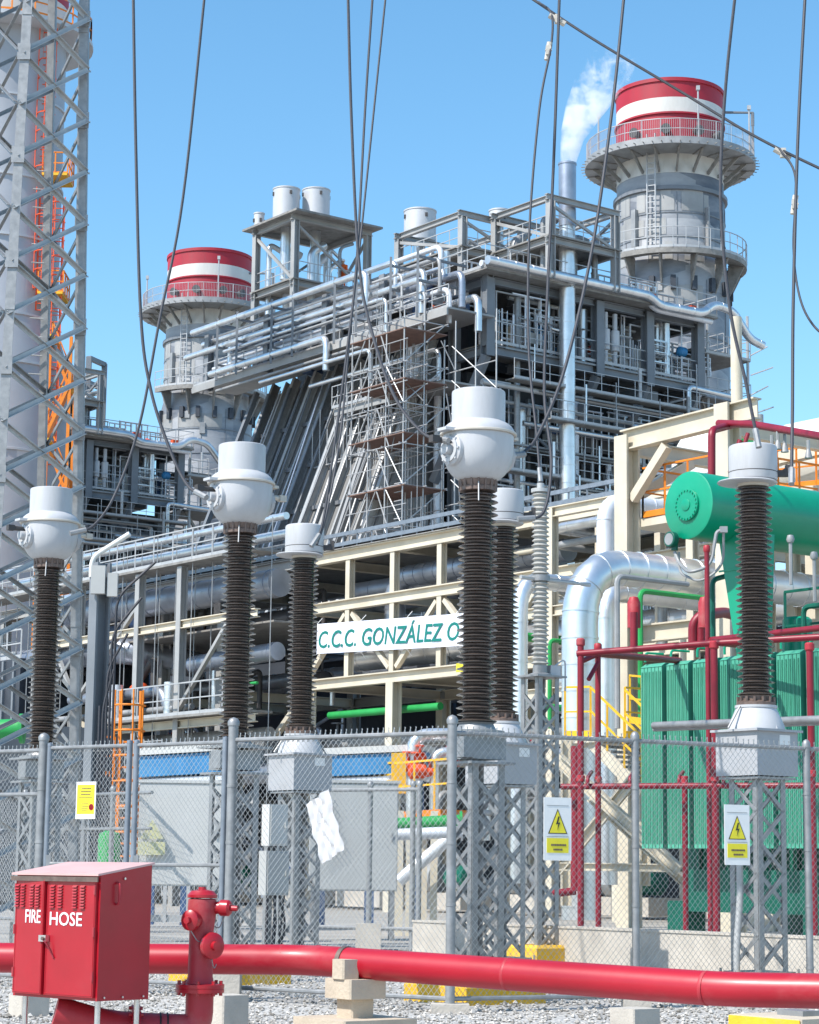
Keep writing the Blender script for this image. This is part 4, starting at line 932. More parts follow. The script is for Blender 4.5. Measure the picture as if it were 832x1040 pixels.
for l in (16, 19.2, 22, 26.3, 29.5): MB().ibeam(RW(l, -1.9, 0), RW(l, -1.9, 11.3), .28, .28, up=V).build('column', 'steel_pale' if l > 17 else 'cream', rk)  # grey along the wing: shaded cream painted as a darker colour
for l0, l1, z0, z1 in ((16, 19.2, 9.4, 6.5), (19.2, 22, 3, 6), (22, 26.3, 10.3, 7.2), (16, 19.2, 2.0, 5.2), (26.3, 29.5, 7, 10.8)): MB().bar(RW(l0, -1.9, z0), RW(l1, -1.9, z1), .14, .12).build('brace', 'steel_pale', rk)  # wing braces coloured grey for the shade there
for z in (9.35, 6.0, 3.4): MB().ibeam(RW(14.5, -1.9, z), RW(29.5, -1.9, z - .05), .22, .28).build('beam', 'cream' if z > 5 else 'steel_pale', rk)  # lowest wing beam grey, its shade put into the colour
for l0, l1, a0_, a1_, z in ((14.6, 24, -1.2, 5.2, 9.15), (24, 36, -1.2, 5.2, 9.15), (14.6, 36, .3, 5.2, 4.4)):  # upper decks added to shade the left wing below them
    MB().box(RW((l0 + l1) / 2, (a0_ + a1_) / 2, z), (a1_ - a0_, l1 - l0 - .02, .06), (V, U, Z)).build('deck', 'grating', rk)
for k in range(75):
    l = rr.uniform(14.8, 33); a = rr.uniform(-1.0, 2.4); z = rr.choice((.3, 4.5, 4.5, 9.2, 6.6)); kd = rr.random()
    if kd < .35: MB().pipe([RW(l, a, z), RW(l, a, z + rr.uniform(.8, 2.2)), RW(l + rr.uniform(1, 3), a, z + rr.uniform(.8, 2.2))], rr.choice((.06, .09, .14)), 10, .25).build('branch_pipe', rr.choice(('clad_dark', 'pipe_grey', 'galv', 'clad', 'dark_iron')), rk)
    elif kd < .6: MB().box(RW(l, a, z + .5), (.5, rr.uniform(.4, 1.0), rr.uniform(.5, 1.1)), (V, U, Z)).build('instrument_box', rr.choice(('steel', 'cabinet_grey', 'dark_iron', 'blue_dark')), rk)
    elif kd < .85: MB().lathe(RW(l, a, z + .8), [(.12, -.35), (.3, -.22), (.3, .22), (.12, .35)], 12, U).tube([RW(l, a, z + .8), RW(l, a, z + 1.5)], .04, 6).lathe(RW(l, a, z + 1.5), [(.22, 0), (.22, .04)], 12).build('valve', rr.choice(('steel', 'dark_iron', 'blue_dark', 'orange_red')), rk)
    else: MB().rail([RW(l, a - 1.2, z), RW(l + 2.5, a - 1.2, z)], 1.0, .8, .025).build('railing', 'rail', rk)
# ground level equipment under the rack; dark enclosures added as backing for its shade
for k, (l, a, w_, d_, h_, m, lab) in enumerate(((12, 8.5, 7, 3, 7.0, 'casing', 'dark enclosure added as backing under the banner truss'), (3.5, 9, 8, 3, 6.6, 'casing', 'dark enclosure added as backing right of the banner'), (20.5, 9, 8.4, 3, 9.0, 'casing', 'dark enclosure added as backing under the left wing of the pipe rack'), (31, 9.5, 11, 3, 9.5, 'casing', 'dark enclosure added as backing behind the orange caged ladder'))):
    t = thing('backing_enclosure', lab, 'enclosure', RW(l, a, 0)); c = RW(l, a, h_ / 2)
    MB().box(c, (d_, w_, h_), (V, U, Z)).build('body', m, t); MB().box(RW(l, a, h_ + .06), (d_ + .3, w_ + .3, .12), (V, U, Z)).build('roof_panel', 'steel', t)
    MB().box(RW(l + .6, a - d_ / 2 - .01, 1.1), (.03, 1.0, 2.1), (V, U, Z)).build('door', 'steel', t)
    for j in range(3): MB().box(RW(l - w_ / 2 + .8 + j * 1.2, a - d_ / 2 - .02, h_ - 1), (.04, .8, .6), (V, U, Z)).build('louvre', 'galv_blue', t)
rs = random.Random(21)
for k in range(9):
    l = -3 + k * 4.1; t = thing('pump_skid', ('motor pump skid under the pipe rack, ' + ('behind the radiators', 'behind the yellow stair', 'right of the banner', 'under the letter O of the banner', 'under the middle of the banner', 'under the left end of the banner', 'under the fat blue grey pipe', 'near the orange caged ladder', 'behind the lattice tower foot')[k]), 'pump', RW(l, 2, 0))
    MB().box(RW(l, 2, .35), (1.2, 2.4, .5), (V, U, Z)).build('plinth', 'concrete', t)
    MB().lathe(RW(l - 1.0, 2, 1.05), [(.3, 0), (.4, .05), (.4, .9), (.3, 1.0), (.12, 1.05), (.12, 1.3)], 18, U).build('motor', rs.choice(('blue', 'green_dark', 'steel')), t)
    MB().lathe(RW(l + .5, 2, 1.05), [(.15, 0), (.45, .1), (.5, .4), (.3, .6), (.2, .7)], 18, U).pipe([RW(l + .7, 2, 1.2), RW(l + .7, 2, 3.6), RW(l + .7, 4, 3.6)], .15, 12, .4).build('pump', 'pipe_grey', t)

# banner
bn0, bn1 = 14.3, 3.2
t = thing('banner', 'white banner with green lettering tied to the pipe rack truss', 'banner', RW(9, -.2, 8))
def bz(px, py): # height on the rack plane
    q = line_at(R0 - V * .2, U, px); return q, zat(px, py, q.y)
qa, za = bz(316.5, 664); _, zb = bz(316.5, 634); qb, zc_ = bz(465, 656); _, zd = bz(465, 623)
X = (qb - qa); wx = X.length; slope = (zc_ - za) / wx; X.normalize(); Xs = (X + Z * slope).normalized(); n = -V
A0 = qa + Z * za; Hh = (zb - za + zd - zc_) / 2; ext = wx * 1.30
vs, fs = [], []; NX = 44
for i in range(NX + 1):
    for j in range(5):
        vs.append(A0 + Xs * (ext * i / NX) + Z * (Hh * j / 4) + n * (.010 * math.sin(i * .8) + .005 * math.sin(i * 1.9 + j)))
fs = [(i * 5 + j, (i + 1) * 5 + j, (i + 1) * 5 + j + 1, i * 5 + j + 1) for i in range(NX) for j in range(4)]
m_ = MB(); m_._add(vs, fs); m_._add([v - n * .012 for v in vs], [f[::-1] for f in fs]); sh = m_.build('sheet', 'banner', t)
MB().text('C.C.C. GONZÁLEZ O', Hh * .80, A0 + Xs * .12 + Z * Hh * .19 + n * .019, Xs, Z, .004, shear=.17, width=wx * .985, bold=.009).build('lettering', 'letter_green', sh)
tie = MB()
for f_ in (.0, .25, .5, .75, 1.0):
    for zz in (0, Hh): q = A0 + Xs * ext * f_ + Z * zz; tie.tube([q, q + V * .2 + Z * (.2 if zz else -.2)], .012, 5)
tie.build('tie_rope', 'white_paint', t)
tag(MB().box(RW(6.2, -.18, ZB + .05), (.02, .35, .25), (V, U, Z)).build('tag_plate', 'sign_yellow'), 'small yellow tag plate on the lower rack beam below the banner', 'sign')

# ------------------------------------------------------------------ things seen through the fence
def panel_cab(px, py0, py1, pxw, Y, m, label):
    q = G(px, Y); z1, z0 = zat(px, py0, Y), zat(px, py1, Y); w_ = pxw * Y / F_PX; d = V3((1, .08, 0)).normalized(); nn = V3((.08, -1, 0)).normalized()
    t = thing('control_cabinet', label, 'cabinet', q)
    MB().box(q + Z * (z0 + z1) / 2 - nn * .25, (w_, .5, z1 - z0), (d, -nn, Z)).build('body', m, t)
    MB().box(q + Z * (z0 + z1) / 2 + nn * .012, (w_ - .03, .02, z1 - z0 - .05), (d, -nn, Z)).build('front_panel', m, t)
    MB().box(q + d * (w_ / 2 - .1) + Z * (z0 + z1) / 2 + nn * .035, (.03, .03, .14), (d, -nn, Z)).build('handle', 'galv', t)
    MB().box(q + Z * (z1 + .02) - nn * .25, (w_ + .08, .58, .05), (d, -nn, Z)).build('roof_panel', m, t)
    for k in (-1, 1):
        for e in (.06, .44): MB().box(q + d * k * (w_ / 2 - .08) - nn * e + Z * (z0 / 2), (.08, .08, z0), (d, -nn, Z)).build('leg', 'galv', t)
    return t, q, d, nn, (z0 + z1) / 2
panel_cab(358, 795, 905, 88, 40, 'cabinet_grey', 'plain grey control cabinet behind the white cloth')
t, q, d, nn, zm = panel_cab(180, 795, 900, 84, 38, 'cabinet_white', 'pale control cabinet with faded warning triangle behind the gate')
c = G(151, 37.9); zz = zat(151, 852, 37.9); c = V3((c.x, c.y, zz)) + nn * .06
MB().prism([c - d * .2, c + d * .2, c + Z * .32], nn * .01).build('warning_triangle', 'faded_yellow', t)
MB().box(c - Z * .16, (.46, .02, .22), (d, -nn, Z)).build('text_plate', 'faded_yellow', t)
for px0, px1, py, Y, lab in ((148, 235, 778, 46, 'blue steel skid beam behind the gate'), (318, 436, 778, 47, 'blue steel skid beam left of the orange valve')):
    t = thing('blue_skid', lab, 'skid', G((px0 + px1) / 2, Y))
    a, b = P(px0, py + 2, Y), P(px1, py - 3, Y - .5)
    MB().bar(a, b, .9, .42).build('beam', 'blue', t); MB().bar(a + Z * .3 + V3((0, .2, 0)), b + Z * .3 + V3((0, .2, 0)), 1.4, .14).build('deck', 'cabinet_white', t)
    MB().bar(a + Z * .31 + V3((0, .1, 0)) - Z * .62, b - Z * .31 + V3((0, .1, 0)), 1.0, .10).build('lower_rail', 'clad_white', t)
    for f_ in (.08, .5, .92): q = a + (b - a) * f_; MB().bar(V3((q.x, q.y + .2, .1)), q - Z * .2 + V3((0, .2, 0)), .2).build('leg', 'blue_dark', t)
t = thing('valve_manifold', 'orange red valve cluster on silver pipes, left of the fence corner post', 'valve', G(424, 46))
q = P(424, 783, 46)
for dx, dz, r in ((0, 0, .16), (-.2, .1, .12), (.05, .28, .10), (.25, -.02, .1)):
    MB().lathe(q + V3((dx, 0, dz)), [(r * .5, -r * 1.3), (r, -r), (r, r), (r * .5, r * 1.3)], 14, V3((1, .2, .1))).tube([q + V3((dx, 0, dz)), q + V3((dx, -.05, dz + r * 2.2))], .03, 6).lathe(q + V3((dx, -.05, dz + r * 2.2)), [(r * 1.0, 0), (r * 1.0, .03)], 14).build('valve', 'orange_red', t)
MB().pipe([q + V3((-.1, .1, -1.6)), q + V3((-.1, .1, .75)), q + V3((1.4, .3, .8)), q + V3((1.4, .3, -1.4))], .13, 14, .35).pipe([q + V3((.35, .05, -1)), q + V3((.35, .05, .4)), q + V3((2.2, .2, .4))], .1, 12, .25).build('pipe', 'clad', t)
MB().lathe(q + V3((.75, 0, .1)), [(.14, 0), (.14, .3), (0, .36)], 14).build('actuator', 'red', t)
t = thing('yellow_platform', 'low platform with yellow handrail seen through the fence by the orange valve', 'platform', G(430, 44))
a, b = P(400, 826, 45), P(462, 822, 44)
MB().rail([a, b], 1.0, .45, .03, toe=False).rail([P(375, 802, 47), P(400, 799, 46)], .5, .5, .03).build('railing', 'yellow', t)
MB().bar(a - Z * .08, b - Z * .08, .9, .14).build('deck', 'orange', t)
for px in (402, 430, 460): q = G(px, 44.6); MB().bar(q, q + Z * (a.z - .1), .12).build('leg', 'cream', t)
MB().bar(P(405, 806, 45.4), P(405, 765, 45.4), .35, .3).build('yellow_panel', 'yellow_block', t)
for a, b, r, m, lab in (((398, 838, 42), (470, 834, 42), .13, 'green_pipe', 'pale green horizontal pipe seen through the fence by its corner post'), ((398, 848, 41.5), (470, 845, 41.5), .11, 'clad_white', 'white horizontal pipe just below the pale green pipe'), ((-30, 742, 42), (24, 740, 42), .19, 'green_pipe', 'bright green pipe end at the left picture edge above the fence')):
    tag(MB().pipe([P(*a), P(*b)], r, 16, flange=True).build('painted_pipe', m), lab, 'pipe')
t = thing('raking_strut', 'pale raking struts under the pipes by the fence corner post', 'strut', G(440, 43)); MB().tube([P(405, 895, 43), P(470, 840, 43)], .12, 10).build('strut', 'clad_white', t)
for px in (405, 415, 440): q = G(px, 43.4); MB().bar(q, q + Z * 2.4, .14).build('post', 'cream', t)
# inner fence
t = thing('chain_link_fence', 'second chain link fence farther inside the yard behind the white cloth', 'fence', G(375, 36))
IA, IB = G(281, 36.5), G(424, 35.2)
rails(IA, IB, ((2.52, 'top_rail'), (.35, 'bottom_rail')), t, .03)
for px, Y in ((283, 36.5), (374, 35.7), (418, 35.3), (424.5, 35.2)):
    q = G(px, Y); fence_post(q, 2.62, t, .045); footing(q, t, .4, .42) if px in (374,) else None
mesh_panel(IA, IB, .3, 2.5, t, .09, .003)
t = thing('chain_link_fence', 'inner chain link fence across the yard behind the yellow notice', 'fence', G(100, 39))
IA, IB = G(-20, 42), G(150, 37.5); rails(IA, IB, ((2.5, 'top_rail'), (1.9, 'middle_rail'), (.3, 'bottom_rail')), t, .03)
for px, Y in ((20, 41), (82, 39.2), (110, 38.5)): fence_post(G(px, Y), 2.6, t, .045)
mesh_panel(IA, IB, .3, 2.5, t, .09, .003)
# dark block of green drums and pallets seen through gate
for px, Y, lab in ((108, 44, 'green cylindrical tank on legs seen through the gate beside the yellow notice'),):
    q = G(px, Y); t = thing('green_tank', lab, 'tank', q)
    MB().lathe(q + Z * .5, [(.1, 0), (.2, .1), (.22, .3), (.22, 1.3), (.2, 1.4), (0, 1.5)], 24).build('shell', 'green_pipe', t)
    for a in range(3): MB().bar(q + V3((math.cos(a * 2.1) * .17, math.sin(a * 2.1) * .17, 0)), q + V3((math.cos(a * 2.1) * .17, math.sin(a * 2.1) * .17, .7)), .08).build('leg', 'green_dark', t)
    MB().rail([q + V3((.7, -.3, .2)), q + V3((1.6, -.2, .2))], 2.4, .4, .05).build('ladder_frame', 'galv_light', t)
# orange caged ladder beside the grey column
q = G(126, 62); z0, z1 = 0.2, zat(126, 738, 62)
t = thing('caged_ladder', 'orange caged ladder rising from behind the gate', 'ladder', q)
lad = MB()
for x in (-.28, .28): lad.tube([q + V3((x, 0, z0)), q + V3((x, 0, z1 + 1))], .045, 6)
z = z0 + .3
while z < z1: lad.tube([q + V3((-.28, 0, z)), q + V3((.28, 0, z))], .03, 5); z += .35
lad.build('ladder', 'orange', t)
cg = MB(); z = 2.2
while z < z1 + 1:
    cg.tube([q + V3((.42 * math.cos(a) * 1.0, -.1 - .6 * abs(math.sin(a)), z)) for a in [math.pi * k / 8 for k in range(9)]], .03, 5); z += .7
for k in range(1, 8, 2): a = math.pi * k / 8; cg.tube([q + V3((.42 * math.cos(a), -.1 - .6 * math.sin(a), 2.2)), q + V3((.42 * math.cos(a), -.1 - .6 * math.sin(a), z1 + 1))], .025, 5)
cg.build('cage', 'orange', t)
MB().rail([q + V3((-1.2, -.1, z1 - 1.4)), q + V3((-.4, -.1, z1 - 1.4))], 1.1, .5, .04).build('railing', 'orange', t)
# slate blue column with cables and a lamp arm at the tower's side
q = G(90, 47); zt = zat(94, 572, 47)
t = thing('cable_column', 'slate blue steel column with cables between lattice tower and pipe rack', 'column', q, kind='thing')
MB().ibeam(q, q + Z * zt, .34, .34, up=V).build('column', 'steel', t)
cb_ = MB()
for k in range(5): x = .12 + .07 * k; cb_.tube(fillet([q + V3((x, -.3, 0)), q + V3((x, -.3, zt * (.5 + .1 * k))), q + V3((x + .2 * k, -.3, zt * (.6 + .1 * k)))], .3), .03, 5)
cb_.build('cable', 'cable', t)
MB().box(q + V3((0, -.3, zt - .4)), (.3, .2, .6)).box(q + V3((.3, -.28, zt - .5)), (.22, .16, .5)).build('junction_box', 'cabinet_grey', t)
MB().pipe([q + V3((-.2, 0, zt - .3)), q + V3((-.2, 0, zt + .12)), q + V3((.62, -.2, zt + .62))], .055, 10, .2).build('pipe', 'tank_white', t)

# ------------------------------------------------------------------ big lattice tower, left
tb = {}
Yt = 33.0
nR0, nR1 = P(80, 770, Yt), P(89.5, -20, Yt)
# measured legs: right front, left front, two rear ones behind
legs = {'rf': (P(79.5, 780, 33.7), P(90, -30, 33.4)), 'lf': (P(-22, 780, 32.6), P(25.5, -30, 32.7)), 'rr': (P(40, 780, 35.0), P(58.5, -30, 34.2)), 'lr': (P(-62, 780, 33.9), P(-6, -30, 33.5))}
t = thing('lattice_tower', 'tall galvanized lattice tower of bolted angles at the left picture edge', 'tower', G(40, 34))
ext_ = {}
for k, (a, b) in legs.items():
    d = (b - a); f0 = -a.z / d.z; f1 = (22 - a.z) / d.z; ext_[k] = (a + d * f0, a + d * f1)
    p0, p1 = ext_[k]; sx = -1 if k[0] == 'r' else 1; sy = 1 if k[1] == 'f' else -1
    mb = MB(); ax_ = (p1 - p0).normalized(); s1 = V3((1, 0, 0)); s2 = ax_.cross(s1).normalized(); s1 = s2.cross(ax_).normalized()
    c = (p0 + p1) / 2; ln = (p1 - p0).length
    mb.box(c + s1 * sx * .07, (.145, .014, ln), (s1, s2, ax_)); mb.box(c + s2 * sy * .075, (.014, .135, ln), (s1, s2, ax_))
    for i in range(14): z = ln * i / 14 - ln / 2 + .4; mb.box(c + ax_ * z + s1 * sx * .07 - s2 * sy * .012, (.15, .012, .5), (s1, s2, ax_)) if i % 3 == 0 else None
    mb.build('leg', 'galv', t)
def lp(k, z): p0, p1 = ext_[k]; return p0 + (p1 - p0) * (z / p1.z)
for (ka, kb), m, w_, ph in ((('lf', 'rf'), 'galv_light', .075, 0), (('rf', 'rr'), 'galv', .06, 0), (('lr', 'rr'), 'galv', .065, 0), (('lf', 'lr'), 'galv', .06, 0)):
    z = .4; stp = .83
    fa, fb_ = lp(ka, 5), lp(kb, 5); on = (fb_ - fa).cross(Z).normalized() * .02; k = 0
    if on.y > 0 and ka == 'lf': on = -on
    while z + stp < 21.5:
        wide = (lp(ka, z) - lp(kb, z)).length
        MB().angle(lp(ka, z) + on, lp(kb, z + stp) + on, w_, .010, on).build('brace', m, t)
        if ka == 'lf' or k % 2 == 0 or (ka, kb) == ('rf', 'rr'): MB().angle(lp(kb, z) - on * .6, lp(ka, z + stp) - on * .6, w_ * .9, .010, on).build('counter_brace', m if ka == 'lf' else 'galv', t)
        z += stp; k += 1
for i in range(23):
    z = .4 + i * .83; k = 'lf' if i % 2 == 0 else 'rf'; q = lp(k, z); MB().box(q + V3((.06 if k == 'lf' else -.06, -.03, 0)), (.2, .012, .26)).build('gusset_plate', 'galv', t)
q = lp('lf', 12); st_ = MB()
for i in range(12): z = 9 + i * .3; p = lp('rr', z); st_.tube([p + V3((-.1, -.05, 0)), p + V3((-.3, -.1, 0))], .012, 5)
st_.build('step_bolts', 'galv_light', t)
for k in ('rf', 'lf', 'rr'): q = ext_[k][0]; MB().box(V3((q.x, q.y, .2)), (.7, .7, .4)).build('footing', 'concrete', t)
# =================================================================== boilers and stacks
BC = V3((3.7, 105, 0))
def W(a, b, z): return BC + V * a + U * b + Z * (z + .085 * max(0, z - 25))
def boiler(label):
    t = thing('boiler_building', label, 'boiler', W(9, 11, 0), 'twin grey boiler buildings')
    rn = random.Random(42)
    def part(mb, nm, m): return mb.build(nm, m, t)
    ZR, ZG, ZI = 29.6, 26.35, 27.6
    # casing with stiffeners
    for z0, z1 in ((0, 9), (9, 17.5), (17.5, 25.9)):
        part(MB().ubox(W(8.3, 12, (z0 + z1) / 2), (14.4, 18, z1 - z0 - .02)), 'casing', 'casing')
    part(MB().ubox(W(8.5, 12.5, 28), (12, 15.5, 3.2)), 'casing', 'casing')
    st = MB()
    for k in range(12): st.ubox(W(1.4 + k * 1.2, 2.9, 12.5), (.18, .22, 25))
    for z in (5, 9, 13, 17, 21, 24.5): st.ubox(W(8.3, 2.86, z), (14.2, .26, .3))
    part(st, 'stiffeners', 'steel')
    # inclined inlet duct with ribs
    b0, b1 = 3.6, 18.4; zt, dz, da = 26.9, 18.5, 7.4
    def D(s, b, off=0): return W(-.2 - da * s - off * .88, b, zt - dz * s + off * .47)
    part(MB().prism([D(0, b0), D(1, b0), W(-10, b0, 0), W(0, b0, 0)], U * (b1 - b0)), 'inlet_duct', 'duct')
    dsl = (D(1, 0) - D(0, 0)).normalized(); nn = V3(dsl.cross(U)).normalized(); nn = nn if nn.dot(-V) > 0 else -nn
    nb = 15
    for k in range(nb):
        b = b0 + .3 + (b1 - b0 - .6) * k / (nb - 1); big = k % 2 == 0
        part(MB().ibeam(D(-.02, b) + nn * (.26 if big else .16), D(1, b) + nn * (.26 if big else .16), .24 if big else .14, .46 if big else .28, up=nn), 'duct_rib', ('galv_light', 'steel_pale', 'galv')[k % 3])
        if k < nb - 1: part(MB().tube([D(.02, b + rn.uniform(.3, .9)) + nn * .65, D(rn.uniform(.5, .95), b + rn.uniform(-.1, .9)) + nn * rn.uniform(.4, .7)], rn.choice((.05, .07, .12)), 6), 'drain_line', rn.choice(('rail', 'clad', 'steel')))
    cr = MB()
    for s in (.13, .27, .41, .55, .69, .83): cr.bar(D(s, b0) + nn * .12, D(s, b1) + nn * .12, .14, .2)
    part(cr, 'cross_ribs', 'steel')
    for b in (18.6,): part(MB().bar(W(-1.0, b + .4, 27), W(-7.0, b + .4, 12), .26), 'strut', 'steel')
    # steel columns
    for a in (0, 7.15, 10.6, 14.2):
        part(MB().ibeam(W(a, 0, ZG - .45), W(a, 0, ZR - .1), .5, .5, up=U), 'column', 'steel')
        part(MB().bar(W(a, 0.1, ZG - .4), W(a - 1.0, 2.9, 20.0), .42, .36), 'strut', 'steel')
        part(MB().ibeam(W(a, 2.6, 0), W(a, 2.6, ZR), .45, .45, up=U), 'column', 'steel')
    for b in (0, 5, 10, 15.5, 21.5):
        part(MB().ibeam(W(-2.6 if b else 0, b, ZI - .3 if b else ZG), W(-2.6 if b else 0, b, ZR + .6), .42, .42, up=V), 'column', 'steel')
    # beams: right gallery and roof edge
    for z, w_, h_ in ((ZG - .14, .34, .46), (ZR - .2, .3, .36)):
        for a0, a1 in ((0, 7.15), (7.15, 10.6), (10.6, 14.2)):
            part(MB().ibeam(W(a0 + .32, 0, z), W(a1 - .32, 0, z), w_, h_), 'beam', 'steel')
        for a in (0, 3.6, 7.15, 10.6, 14.2): part(MB().ibeam(W(a, .35, z - .02), W(a, 2.85, z - .02), .3, .45), 'beam', 'steel')
    for z in (13.5, 17.3, 21.0): part(MB().ibeam(W(-1, 2.2, z), W(16.0, 2.2, z), .3, .4), 'beam', 'steel')
    # decks
    part(MB().ubox(W(7.4, 1.45, ZG + .17), (14.8, 2.7, .06)), 'floor_grating', 'grating')
    part(MB().ubox(W(6.9, 9.8, ZR + .06), (15.6, 21.6, .10)), 'roof_deck', 'grating')
    part(MB().ubox(W(16.0, 4.0, ZR - 1.1), (2.4, 6.5, .10)), 'roof_deck', 'grating')
    for z, a0, a1, b_ in ((22.0, -1, 15.8, 1.9), (17.6, -1, 16.2, 1.9), (13.4, -1, 16, 1.8)):
        part(MB().ubox(W((a0 + a1) / 2, b_ - .1, z), (a1 - a0, 1.2, .07)), 'walkway', 'grating')
        part(MB().rail([W(a0, b_ - .68, z), W(a1, b_ - .68, z)], 1.1, 1.5, .028), 'railing', 'rail')
    for z, b0_, b1_, w_ in ((ZI, -.6, 22.6, 2.9), (ZI - 3.2, 0, 9, 2.4)):
        part(MB().ubox(W(-1.5, (b0_ + b1_) / 2, z), (w_, b1_ - b0_, .09)), 'walkway', 'steel_pale')
        part(MB().bar(W(-1.5 - w_ / 2, b0_, z - .18), W(-1.5 - w_ / 2, b1_, z - .18), .10, .34), 'edge_beam', 'steel_pale')
        part(MB().rail([W(-2.9, b0_, z), W(-2.9, b1_, z)], 1.15, 1.3, .032), 'railing', 'rail')
    part(MB().rail([W(.2, -.1, ZG + .2), W(14.6, -.1, ZG + .2)], 1.1, 1.2, .03), 'railing', 'rail')
    part(MB().rail([W(-.9, 20, ZR + .1), W(-.9, -.9, ZR + .1), W(14.7, -.9, ZR + .1), W(14.7, 20, ZR + .1)], 1.15, 1.4, .03), 'railing', 'rail')
    part(MB().rail([W(17.1, 1, ZR - 1.05), W(17.1, 7, ZR - 1.05)], 1.15, 1.3, .03), 'railing', 'rail')
    # gently stepping roof edge duct / pipe tray running along the right roof edge
    part(MB().pipe([W(-1, -1.2, ZR + .35), W(9.6, -1.2, ZR + .35), W(10.3, -1.2, ZR + .0), W(13.4, -1.2, ZR + .05), W(14.2, -1.2, ZR + .65), W(15.6, -1.2, ZR + .5), W(16.8, -1.2, ZR - .7), W(17.8, -1.2, ZR - .9)], .23, 12, .5, 1.1), 'roof_edge_pipe', 'clad')
    part(MB().pipe([W(-1, -.7, ZR + .3), W(9.8, -.7, ZR + .3), W(10.5, -.7, ZR - .1), W(14.5, -.7, ZR - .1)], .16, 10, .5, 1.1), 'roof_edge_pipe', 'clad_white')
    # front pipe bundle on the left side, along U
    for a, z, r, l0, l1, m in ((-2.9, ZI + 1.7, .17, 1.5, 23.5, 'clad'), (-2.4, ZI + 2.3, .15, 2.0, 22.5, 'clad'), (-2.0, ZI + 1.2, .14, .5, 21.5, 'clad_white'), (-3.3, ZI + 2.75, .18, 5.6, 22.2, 'clad'), (-2.5, ZI + 3.1, .15, 4.2, 17.5, 'clad'), (-1.0, ZI + .8, .2, -.5, 19, 'clad'), (-3.3, ZI + .25, .18, 9.0, 20.2, 'clad'), (-3.4, ZI - 1.0, .1, 5.0, 15.0, 'clad'), (-.6, ZI + 3.9, .14, 3.0, 16, 'clad_white'),
                            (-3.0, ZI + 2.25, .07, 3.0, 20, 'rail'), (-3.2, ZI + 1.25, .09, 4, 19, 'clad'), (-3.1, ZI + 1.05, .06, 1, 16, 'rail'), (-2.6, ZI + .75, .12, 2, 21, 'clad_white'), (-2.2, ZI + 2.7, .1, 1, 18, 'pipe_grey'), (-1.6, ZI + 1.9, .18, 0, 20, 'clad_dark'), (-1.2, ZI + 2.6, .12, 2, 17, 'clad'), (-3.0, ZI - .6, .08, 2, 20, 'pipe_grey'), (-2.2, ZI - 1.5, .12, 1, 12, 'clad')):
        part(MB().pipe([W(a, l0, z - 1.6), W(a, l0, z), W(a, l1, z)], r, 12, .5, 1.2), 'pipe', m)
    for b in (1.2, 3.4, 6.3, 8.2, 12, 14, 17.4, 19.4):
        part(MB().bar(W(-3.4, b, ZI - .2), W(-3.4, b, ZI + 3.0), .12).bar(W(-3.4, b, ZI + 2.6), W(-.3, b, ZI + 2.6), .12).bar(W(-3.4, b, ZI + 1.5), W(-.3, b, ZI + 1.5), .12).bar(W(-3.4, b, ZI + .6), W(-.3, b, ZI + .6), .1), 'pipe_hanger', 'steel')
    for k in range(14):
        b = rn.uniform(.5, 10); z = rn.uniform(14, 24); mb = MB().tube([W(-2.6, b, z), W(-2.6, b + 3.5, z)], .04, 5)
        for j in range(6): mb.tube([W(-2.6, b + .1 + j * .66, z), W(-2.6, b + .1 + j * .66, z + rn.uniform(1.4, 3.2))], .028, 4)
        part(mb, 'small_bore_piping', 'rail')
    for k in range(42):
        a = rn.uniform(-.5, 12.5); z = rn.choice((9, 13.6, 17.7, 17.7, 22.1, 22.1)); b = rn.uniform(.5, 2.0); h = rn.uniform(1.5, 3.6); mb = MB().tube([W(a, b, z + h), W(a + 2.4, b, z + h)], .05, 6)
        for j in range(5): mb.tube([W(a + .1 + j * .55, b, z), W(a + .1 + j * .55, b, z + h)], rn.choice((.025, .035, .06)), 5)
        part(mb, 'small_bore_piping', rn.choice(('rail', 'clad', 'galv', 'clad_white')))
    # outer walkways, trays and pipe runs hung in front of the casing
    for z, a0, a1, bb in ((24.9, 1.0, 14.6, -.5), (23.1, 3.0, 16.0, -.9), (20.4, -1.5, 13.0, -.2), (18.6, 5.0, 15.5, -.4)):
        part(MB().ubox(W((a0 + a1) / 2, bb, z), (a1 - a0, .7, .06)), 'walkway', 'grating'); part(MB().rail([W(a0, bb - .34, z), W(a1, bb - .34, z)], 1.0, 1.1, .025), 'railing', 'rail')
        part(MB().bar(W(a0, bb + .5, z + 1.5), W(a1, bb + .5, z + 1.5), .35, .09), 'cable_tray', 'galv')
        for k in range(int(a1 - a0)): 
            if rn.random() < .5: part(MB().tube([W(a0 + k + .4, bb - .2, z), W(a0 + k + .4, bb - .2, z + rn.uniform(1.2, 2.4))], rn.choice((.03, .05, .1)), 6), 'hanger', rn.choice(('rail', 'galv', 'clad')))
    for k in range(12):
        a = rn.uniform(0, 13.5); z = rn.uniform(14, 23); part(MB().bar(W(a, rn.uniform(-.3, 1.4), z), W(a + rn.uniform(1.2, 2.6), rn.uniform(.2, 1.6), z - rn.uniform(1.8, 3.2)), .12), 'knee_brace', 'steel')
    for k in range(18):
        a = rn.uniform(-.5, 13.5); z = rn.choice((13.5, 17.7, 22.1)); part(MB().ubox(W(a, 1.7, z + .7), (rn.uniform(.5, 1.4), .5, rn.uniform(.5, 1.3))), 'panel_box', rn.choice(('steel', 'cabinet_grey', 'blue_dark', 'dark_iron')))
